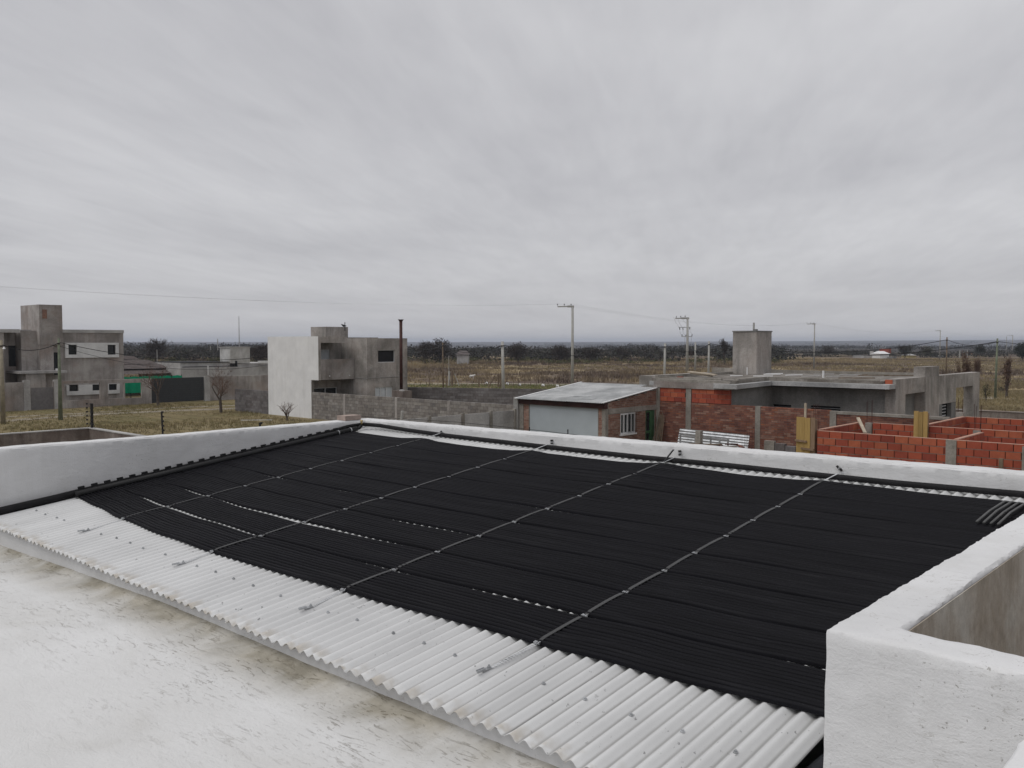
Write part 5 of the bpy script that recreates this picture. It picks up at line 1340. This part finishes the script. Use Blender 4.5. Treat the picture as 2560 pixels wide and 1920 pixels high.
# ------------------------------------------------------------------ poles and lines
def l_pole(lab, px, Z, h=9.0, arm=1.55, r=.17):
    x, y = bearing(px, Z); t = thing('power_pole', lab, 'power pole', (x, y, GROUND), 'L shaped power poles across the field')
    zt = GROUND+h; mb = MB(); mb.tube([(x, y, GROUND), (x, y, zt-.05)], [r, r*.68], 10); mb.build('shaft', 'pole', t, smooth=True)
    ex, ey = x-RGT[0]*arm, y-RGT[1]*arm; mb = MB(); mb.bar((x+RGT[0]*.15, y+RGT[1]*.15, zt), (x-RGT[0]*arm*.35, y-RGT[1]*arm*.35, zt), .2, .2); mb.bar((x-RGT[0]*arm*.35, y-RGT[1]*arm*.35, zt), (ex, ey, zt-.02), .14, .12); mb.build('arm', 'pole', t)
    pts = []
    for q in (1.0, .55, .1):
        ax, ay = x-RGT[0]*arm*q, y-RGT[1]*arm*q; mb = MB(); mb.tube([(ax, ay, zt+.05), (ax, ay, zt+.17), (ax, ay, zt+.18), (ax, ay, zt+.27)], [.02, .02, .06, .045], 7); mb.build('insulator', 'insul', t); pts.append(Vector((ax, ay, zt+.27)))
    return t, pts
P1, a1 = l_pole('tallest power pole, left of the garage roof, with an arm to the left', 1431, 91)
P2, a2 = l_pole('power pole with a left arm right of the concrete tank tower', 2035, 177)
P3, a3 = l_pole('power pole rising behind the chimney block of the portal', 2349, 281, r=.2)
P4, a4 = l_pole('farthest power pole with a left arm at the right edge', 2530, 400, 8.5, 2.6, .25)
def hang(a, b, sag, r, mb, n=24):
    a = Vector(a); b = Vector(b); pts = []
    for i in range(n+1):
        t_ = i/n; p = a.lerp(b, t_); p.z -= sag*4*t_*(1-t_); pts.append(p)
    mb.tube(pts, r, 4, cap=False)
xT, yT = bearing(1718, 150)
aT = [Vector((xT-RGT[0]*q, yT-RGT[1]*q, GROUND+9.75)) for q in (1.9, 1.2, .5)]
pl_ = thing('power_line', 'three thin power lines sagging from pole to pole against the sky', 'power line', tuple(a1[0]))
off_ = [Vector((-46.5-.8*q, -14, 3.95)) for q in range(3)]
for q in range(3):
    for (a, b, s_) in ((off_[q], a1[q], 1.15), (a1[q], a2[q], 1.3), (a2[q], a3[q], 1.5), (a3[q], a4[q], 1.5)):
        mb = MB(); hang(a, b, s_, .0022 if b is a1[q] else .005, mb); mb.build('wire', 'wire', pl_)
# transformer pole pair
tp = thing('transformer_pole', 'double transformer pole with three cross arms left of the tank tower', 'power pole', (xT, yT, GROUND))
ZT = 4.1
mb = MB(); mb.tube([(xT, yT, GROUND), (xT, yT, ZT)], [.27, .16], 10); mb.build('shaft', 'pole', tp, smooth=True)
x2, y2 = bearing(1738, 150); mb = MB(); mb.tube([(x2, y2, GROUND), (x2, y2, .02)], [.2, .13], 10); mb.build('shaft', 'pole', tp, smooth=True)
def along(u, z_): return (xT+RGT[0]*u, yT+RGT[1]*u, z_)
mb = MB(); mb.bar(along(.25, ZT), along(-1.1, ZT), .3, .3); mb.bar(along(-1.1, ZT), along(-2.1, ZT-.03), .2, .18); mb.build('cross_arm', 'pole', tp)
mb = MB(); mb.bar(along(-1.5, 2.55), along(.5, 2.58), .12, .12); mb.build('cross_arm', 'zinc_dull', tp); mb = MB(); mb.bar(along(-1.0, 1.0), along(.75, 1.02), .12, .12); mb.build('cross_arm', 'zinc_dull', tp)
for (u, z0, z1) in ((-1.95, ZT+.1, ZT+.35), (-1.2, ZT+.15, ZT+.4), (-.45, ZT+.2, ZT+.45), (-1.35, 2.5, 2.15), (-.8, 2.5, 2.1), (.35, 2.6, 2.2), (-.95, 1.0, 1.35), (-.3, 1.0, 1.3), (.75, 1.0, 1.4)):
    mb = MB(); mb.tube([along(u, z0), along(u+.05, z1)], .07, 6); mb.build('insulator', 'insul', tp)
for (a, b) in (((-2.4, ZT+.2), (-1.4, 2.5)), ((-1.7, ZT), (-.9, 2.5)), ((-.9, ZT), (-.2, 3.2)), ((-1.3, 2.1), (-1.0, 1.2)), ((-.8, 2.1), (-.4, 1.2)), ((.4, 2.2), (.75, 1.4)), ((-.4, 1.0), (-.35, -1.4)), ((.75, 1.0), (.7, -1.2))):
    mb = MB(); mb.tube([along(*a), along((a[0]+b[0])/2-.12, (a[1]+b[1])/2), along(*b)], .02, 4); mb.build('jumper', 'wire', tp)
mb = MB(); mb.bar(along(-.3, -2.35), along(1.75, -2.3), .18, .18); mb.build('platform', 'pole', tp)
mb = MB(); mb.box(xT+RGT[0]*.65-.35, xT+RGT[0]*.65+.35, yT+RGT[1]*.65-.35, yT+RGT[1]*.65+.35, -2.2, -1.45); mb.build('transformer', 'insul', tp)
for u in (.4, .65, .9): mb = MB(); mb.tube([along(u, -1.45), along(u, -1.2)], .06, 6); mb.build('bushing', 'insul', tp)
mb = MB(); mb.box(x2+.1, x2+.6, y2-.1, y2+.3, -1.75, -1.5); mb.build('fuse_box', 'dark', tp)
# low voltage posts
def lv_post(lab, px, Z, top, w, m='pole', lean=0.0, cat='post', w2=None):
    x, y = bearing(px, Z); t = thing('utility_post', lab, 'utility post', (x, y, GROUND), 'low utility posts along the tracks')
    mb = MB(); mb.tube([(x, y, GROUND), (x+RGT[0]*lean, y+RGT[1]*lean, top)], [(w2 or w*1.15)/2, w*.42], 9); mb.build('shaft', m, t, smooth=True)
    mb = MB(); mb.tube([(x+RGT[0]*lean, y+RGT[1]*lean, top-.42), (x+RGT[0]*lean, y+RGT[1]*lean, top-.34)], w*.62, 9); mb.build('clamp_band', 'insul', t)
    return Vector((x+RGT[0]*(lean+w*.3), y+RGT[1]*(lean+w*.3), top-.3))
q1 = lv_post('thick pale concrete post left of the tallest power pole', 1259, 76, .08, .27, lean=-.10)
q2 = lv_post('pale concrete post behind the garage roof, left of the transformer pole', 1661, 92, -.10, .26, lean=.05)
q3 = lv_post('pale concrete post between the transformer pole and the tank tower', 1771, 104, .14, .26, lean=.05)
q0 = lv_post('thin wooden post between the white house and the thick concrete post', 1108, 96, .0, .15, 'wood', lean=-.05)
q5 = lv_post('grey wooden post rising behind the chimney block of the portal', 2366, 105, .62, .17, 'wood')
q6 = lv_post('grey green wooden pole right of the portal against the hills', 2490, 83, .38, .17, 'pole_green', lean=.08, w2=.24)
q7 = lv_post('green mossy pole standing before the big grey house', 148, 60, .30, .16, 'pole_green', w2=.3)
q8 = lv_post('pale wooden pole at the left edge of the picture with a lamp', 4, 57, .15, .22, 'pole_pale', w2=.3)
mb = MB(); lx, ly = bearing(11, 56.8); mb.tube([(lx, ly, -.42), (lx, ly, -.28)], [.10, .02], 8); tag(mb.build('street_lamp', 'plastic_white'), 'small white lamp shade on the pole at the left edge', 'lamp')
x, y = bearing(1690, 330)
for (lab, px, Z, h, w) in (('faint far thin mast behind the transformer pole', 1695, 330, 5.6, .2), ('faint far pole left of the mast house', 545, 300, 5.4+1.1, .3), ('pale far post right of the portal chimney', 2399, 300, 2.6, .4), ('second pale far post right of the portal chimney', 2418, 310, 2.6, .35), ('thin grey post among the far trees on the left', 527, 280, 4.2, .22), ('short grey post under the skyline tree on the left', 393, 210, 3.6, .16), ('tall thin far mast left of the farthest power pole', 2515, 420, 8.2, .25)):
    x, y = bearing(px, Z); mb = MB(); z0 = land(x, y); mb.tube([(x, y, z0), (x, y, z0+h)], w/2, 5); tag(mb.build('distant_post', 'pole'), lab, 'post', 'distant posts')
cb = thing('service_cable', 'thick black service cable sagging between the low utility posts', 'cable', tuple(q1))
wx = Vector((-56.0, 38.0, -.7))
xr, yr = bearing(3000, 70); xl, yl = bearing(-500, 55); x5, y5 = bearing(1840, 98)
for (a, b, s_, r) in ((q8, q7, .45, .03), (Vector((xl, yl, .2)), q8, .3, .03), (q7, wx, .9, .028), (q7-Vector((0, 0, .25)), wx-Vector((0, 0, .5)), 1.2, .016), (Vector((-50, 42.4, .0)), q0, .5, .03), (q0, q1, .75, .03), (q0-Vector((0, 0, .2)), q1-Vector((0, 0, .25)), .8, .02), (q1, q2, 1.0, .028),
                      (q2, q3, .75, .03), (q3, q5, 1.25, .045), (q3-Vector((0, 0, .15)), q6, 1.35, .042), (q5, q6, .5, .03), (q6, Vector((xr, yr, -.1)), .5, .03)):
    mb = MB(); hang(a, b, s_, r, mb, 20); mb.build('span', 'cable', cb)
# field fence and gate posts beyond the block wall
fg = 'rough wooden fence posts at the edge of the field'
for (px, Z, h, w, ln, lab) in ((1116, 104, 1.6, .14, 0, 'dark wooden gate post left of the pale twin posts'), (1123, 108, 1.75, .26, 0, 'pale squared gate post with a thin rod on top'), (1130, 108, 1.8, .20, 0, 'thick dark gate post beside the pale squared one'),
                               (1139, 107, 1.5, .09, .42, 'pale brace leaning right from the gate posts'), (1198, 104, 1.2, .12, 0, 'short post with a leaning brace near the small white animal'), (1211, 103, 1.2, .10, .55, 'dark brace leaning right beside the short post'),
                               (1234, 104, 1.7, .10, .6, 'dark brace leaning against the twin posts left of the thick concrete post'), (1246, 104, 1.6, .22, 0, 'left one of the twin dark posts by the thick concrete post'), (1251, 103, 1.7, .16, 0, 'right one of the twin dark posts by the thick concrete post'),
                               (1073, 106, 1.3, .12, 0, 'lone thin fence post near the white house'), (1190, 112, 1.5, .06, 0, 'thin stake right behind the small white animal'), (1296, 107, .9, .06, 0, 'thin stake right of the thick concrete post')):
    x, y = bearing(px, Z); mb = MB(); a = Vector((x, y, GROUND)); b = a+Vector((0, 0, h))
    if ln > 0 and 'right' in lab and 'against' not in lab: a = a+Vector((RGT[0]*ln, RGT[1]*ln, 0)); b = b-Vector((RGT[0]*ln*.3, RGT[1]*ln*.3, 0))
    elif ln > 0: a = a-Vector((RGT[0]*ln, RGT[1]*ln, 0)); b = b+Vector((RGT[0]*ln*.5, RGT[1]*ln*.5, 0))
    mb.tube([a, b], w/2, 6); tag(mb.build('fence_post', 'pole' if 'pale' in lab.split()[0] else 'wood'), lab, 'post', fg)
x, y = bearing(1122, 108); mb = MB(); mb.tube([(x, y, GROUND+1.7), (x, y, GROUND+3.7)], .035, 5); tag(mb.build('rod', 'pole'), 'thin rod standing on the pale squared gate post', 'rod')
sf = thing('wire_fence', 'low picket and wire fence at the edge of the field', 'fence', (*bearing(1080, 108), GROUND))
for q in range(30):
    x, y = bearing(1022+q*14.5, 107+.8*math.sin(q)); mb = MB(); h = rng.uniform(.45, .8); mb.tube([(x, y, GROUND), (x, y, GROUND+h)], .03, 4); mb.build('picket', 'wood', sf)
# white cow lying and white bits
cxw, cyw = bearing(1180, 124); cow = thing('white_animal', 'small white animal standing in the dry field with its head to the right', 'animal', (cxw, cyw, GROUND))
def cp(u, v, z_): u, v, z_ = u*.46, v*.5, z_*.5; return (cxw+RGT[0]*u+FWD[0]*v, cyw+RGT[1]*u+FWD[1]*v, GROUND+z_+.12)
mb = MB(); mb.tube([cp(-.78, 0, .95), cp(-.62, 0, .93), cp(-.2, 0, .88), cp(.25, 0, .90), cp(.5, 0, 1.0), cp(.72, 0, 1.15), cp(.86, 0, 1.22), cp(1.0, 0, 1.12), cp(1.12, 0, 1.0)], [.06, .14, .17, .165, .14, .095, .08, .065, .035], 10)
for (u, v) in ((-.55, -.14), (-.55, .14), (.38, -.13), (.38, .13)):
    k = -.05 if u < 0 else 0; mb.tube([cp(u, v, .8), cp(u+k, v, .48), cp(u, v, .25), cp(u, v, .02)], [.07, .04, .028, .03], 6)
mb.build('body', 'cow', cow, smooth=True)
for s_ in (-1, 1): mb = MB(); mb.tube([cp(.88, s_*.12, 1.27), cp(.84, s_*.26, 1.27)], [.025, .01], 5); mb.build('ear', 'cow', cow)
mb = MB(); mb.tube([cp(-.8, 0, 1.0), cp(-.88, 0, .75), cp(-.86, 0, .4)], [.015, .01, .02], 5); mb.build('tail', 'cow', cow)
for (px, Z, lab) in ((1213.5, 112, 'white bag in the grass near the leaning braces'), (1266, 110, 'white scrap right of the thick concrete post'), (1391, 104, 'white bag lying left of the tallest pole'), (1296, 107.5, 'white scrap on a stake in the field'), (1355, 106, 'small pale scrap midway to the tallest pole')):
    x, y = bearing(px, Z); mb = MB(); mb.tube([(x, y, GROUND+.05), (x+.1, y, GROUND+.18), (x+.25, y+.05, GROUND+.16), (x+.35, y, GROUND+.05)], [.08, .15, .13, .06], 7); tag(mb.build('litter', 'plastic_white'), lab, 'litter', 'white litter in the field')
sx_, sy_ = bearing(645, 58.5); mb = MB(); mb.bar((sx_-RGT[0]*1.2, sy_-RGT[1]*1.2, GROUND+.12), (sx_+RGT[0]*.9, sy_+RGT[1]*.9, GROUND+.14), .05, .03); tag(mb.build('white_plank', 'plastic_white'), 'thin white strip lying in the grass before the dark block wall', 'plank')

# ------------------------------------------------------------------ far buildings
def far_box(name, lab, cat, px0, px1, Z, ytop, m, roof=None, ybot=None, depth=6, rise=1.0, group=None):
    x0, y0 = bearing(px0, Z); x1, y1 = bearing(px1, Z); z0 = GROUND-.5; z1 = (856-ytop)/2200*Z
    t = thing(name, lab, cat, ((x0+x1)/2, (y0+y1)/2, z0), group); D = Vector((FWD[0], FWD[1], 0))*depth
    a, b = Vector((x0, y0, 0)), Vector((x1, y1, 0)); q = [a, b, b+D, a+D]
    mb = MB(); mb.add([(v.x, v.y, z0) for v in q]+[(v.x, v.y, z1) for v in q], [(0,3,2,1),(4,5,6,7),(0,1,5,4),(1,2,6,5),(2,3,7,6),(3,0,4,7)]); mb.build('wall', m, t)
    if roof:
        e = (b-a).normalized()*.3; r0, r1 = a-e-D*.06, b+e-D*.06; mid0, mid1 = a+D*.5+e*1.5, b+D*.5-e*1.5; k0, k1 = a-e+D*1.06, b+e+D*1.06; zr = z1+rise
        mb = MB(); mb.add([(r0.x, r0.y, z1-.05), (r1.x, r1.y, z1-.05), (mid1.x, mid1.y, zr), (mid0.x, mid0.y, zr), (k0.x, k0.y, z1-.05), (k1.x, k1.y, z1-.05)], [(0, 1, 2, 3), (3, 2, 5, 4), (0, 3, 4), (1, 5, 2), (0, 4, 5, 1)]); mb.build('roof', roof, t)
    return t, z1
t, z1 = far_box('shed', 'grey shed with a low brown roof among the dark trees', 'shed', 1142, 1170, 215, 886, 'plaster_light', 'shingle', rise=.9)
t, z1 = far_box('farm_wall', 'long pale farm building left of the white house on the plain', 'building', 2160, 2212, 300, 889, 'plaster_light', None, depth=10); x, y = bearing(2179, 301); mb = MB(); mb.box(x-.5, x+.5, y-.5, y+.5, z1, z1+1.5); mb.build('chimney', 'plaster_light', t)
t, z1 = far_box('farmhouse', 'white farmhouse with a red topped roof on the plain at the right', 'house', 2199, 2222, 290, 884, 'white_panel', 'plastic_white', rise=.8); x, y = bearing(2214, 296); mb = MB(); mb.box(x-1.7, x+1.2, y-1, y+1.5, z1, z1+1.55); mb.build('upper_storey', 'roof_red', t)
mb = MB(); x, y = bearing(2226, 289); mb.box(x-.9, x+.9, y-.5, y+3, GROUND, z1-1.0); mb.build('porch', 'plaster_dark', t)
far_box('yellow_shed', 'small yellow building beside the grey green trees', 'building', 2272, 2290, 305, 888, 'yellow_house', 'plaster_light', rise=.4)
far_box('open_shelter', 'low flat roofed shelter beside the pole on the plain', 'building', 2352, 2364, 310, 890, 'plaster_light', 'plastic_white', rise=.1)
FBL = ['tiny white building on the plain just right of the tank tower', 'tiny white building on the plain right of the second power pole', 'tiny long pale building between the transformer pole and its neighbour', 'tiny pale building just left of the transformer pole',
       'tiny white building among the trees left of the mast house', 'tiny pale roof among the trees nearer the grey house', 'tiny white roof behind the bare street tree', 'tiny pale building under the hills beyond the right wooden pole',
       'tiny pale building behind the rusty flue', 'tiny pale building far behind the garage roof', 'tiny pale building below the hills beside the farthest poles', 'tiny pale building right above the white farmhouse']
for i, (px, w, Z, yt) in enumerate(((1973, 14, 900, 872.5), (2083, 11, 1100, 868), (1745, 30, 700, 876), (1715, 12, 650, 876.5), (495, 12, 420, 875), (480, 7, 430, 874), (527, 14, 400, 878), (2447, 9, 1200, 868), (1000, 20, 900, 869), (1600, 16, 1300, 866), (2300, 16, 1500, 864), (2200, 12, 1300, 866.5))):
    x0, y0 = bearing(px, Z); z0 = land(x0, y0); zt = (856-yt)/2200*Z; x1, y1 = bearing(px+w, Z); mb = MB(); h = max(2.5, 2.4)
    mb.bar((x0, y0, zt-1.2), (x1, y1, zt-1.2), 5, 2.4); mb.bar((x0, y0, (z0+zt-2.4)/2-1), (x1, y1, (z0+zt-2.4)/2-1), 4.5, max(.5, zt-2.4-z0+2))
    tag(mb.build('far_building', 'white_panel' if i % 3 < 2 else 'plaster_light'), FBL[i], 'building', 'tiny pale buildings on the plain')
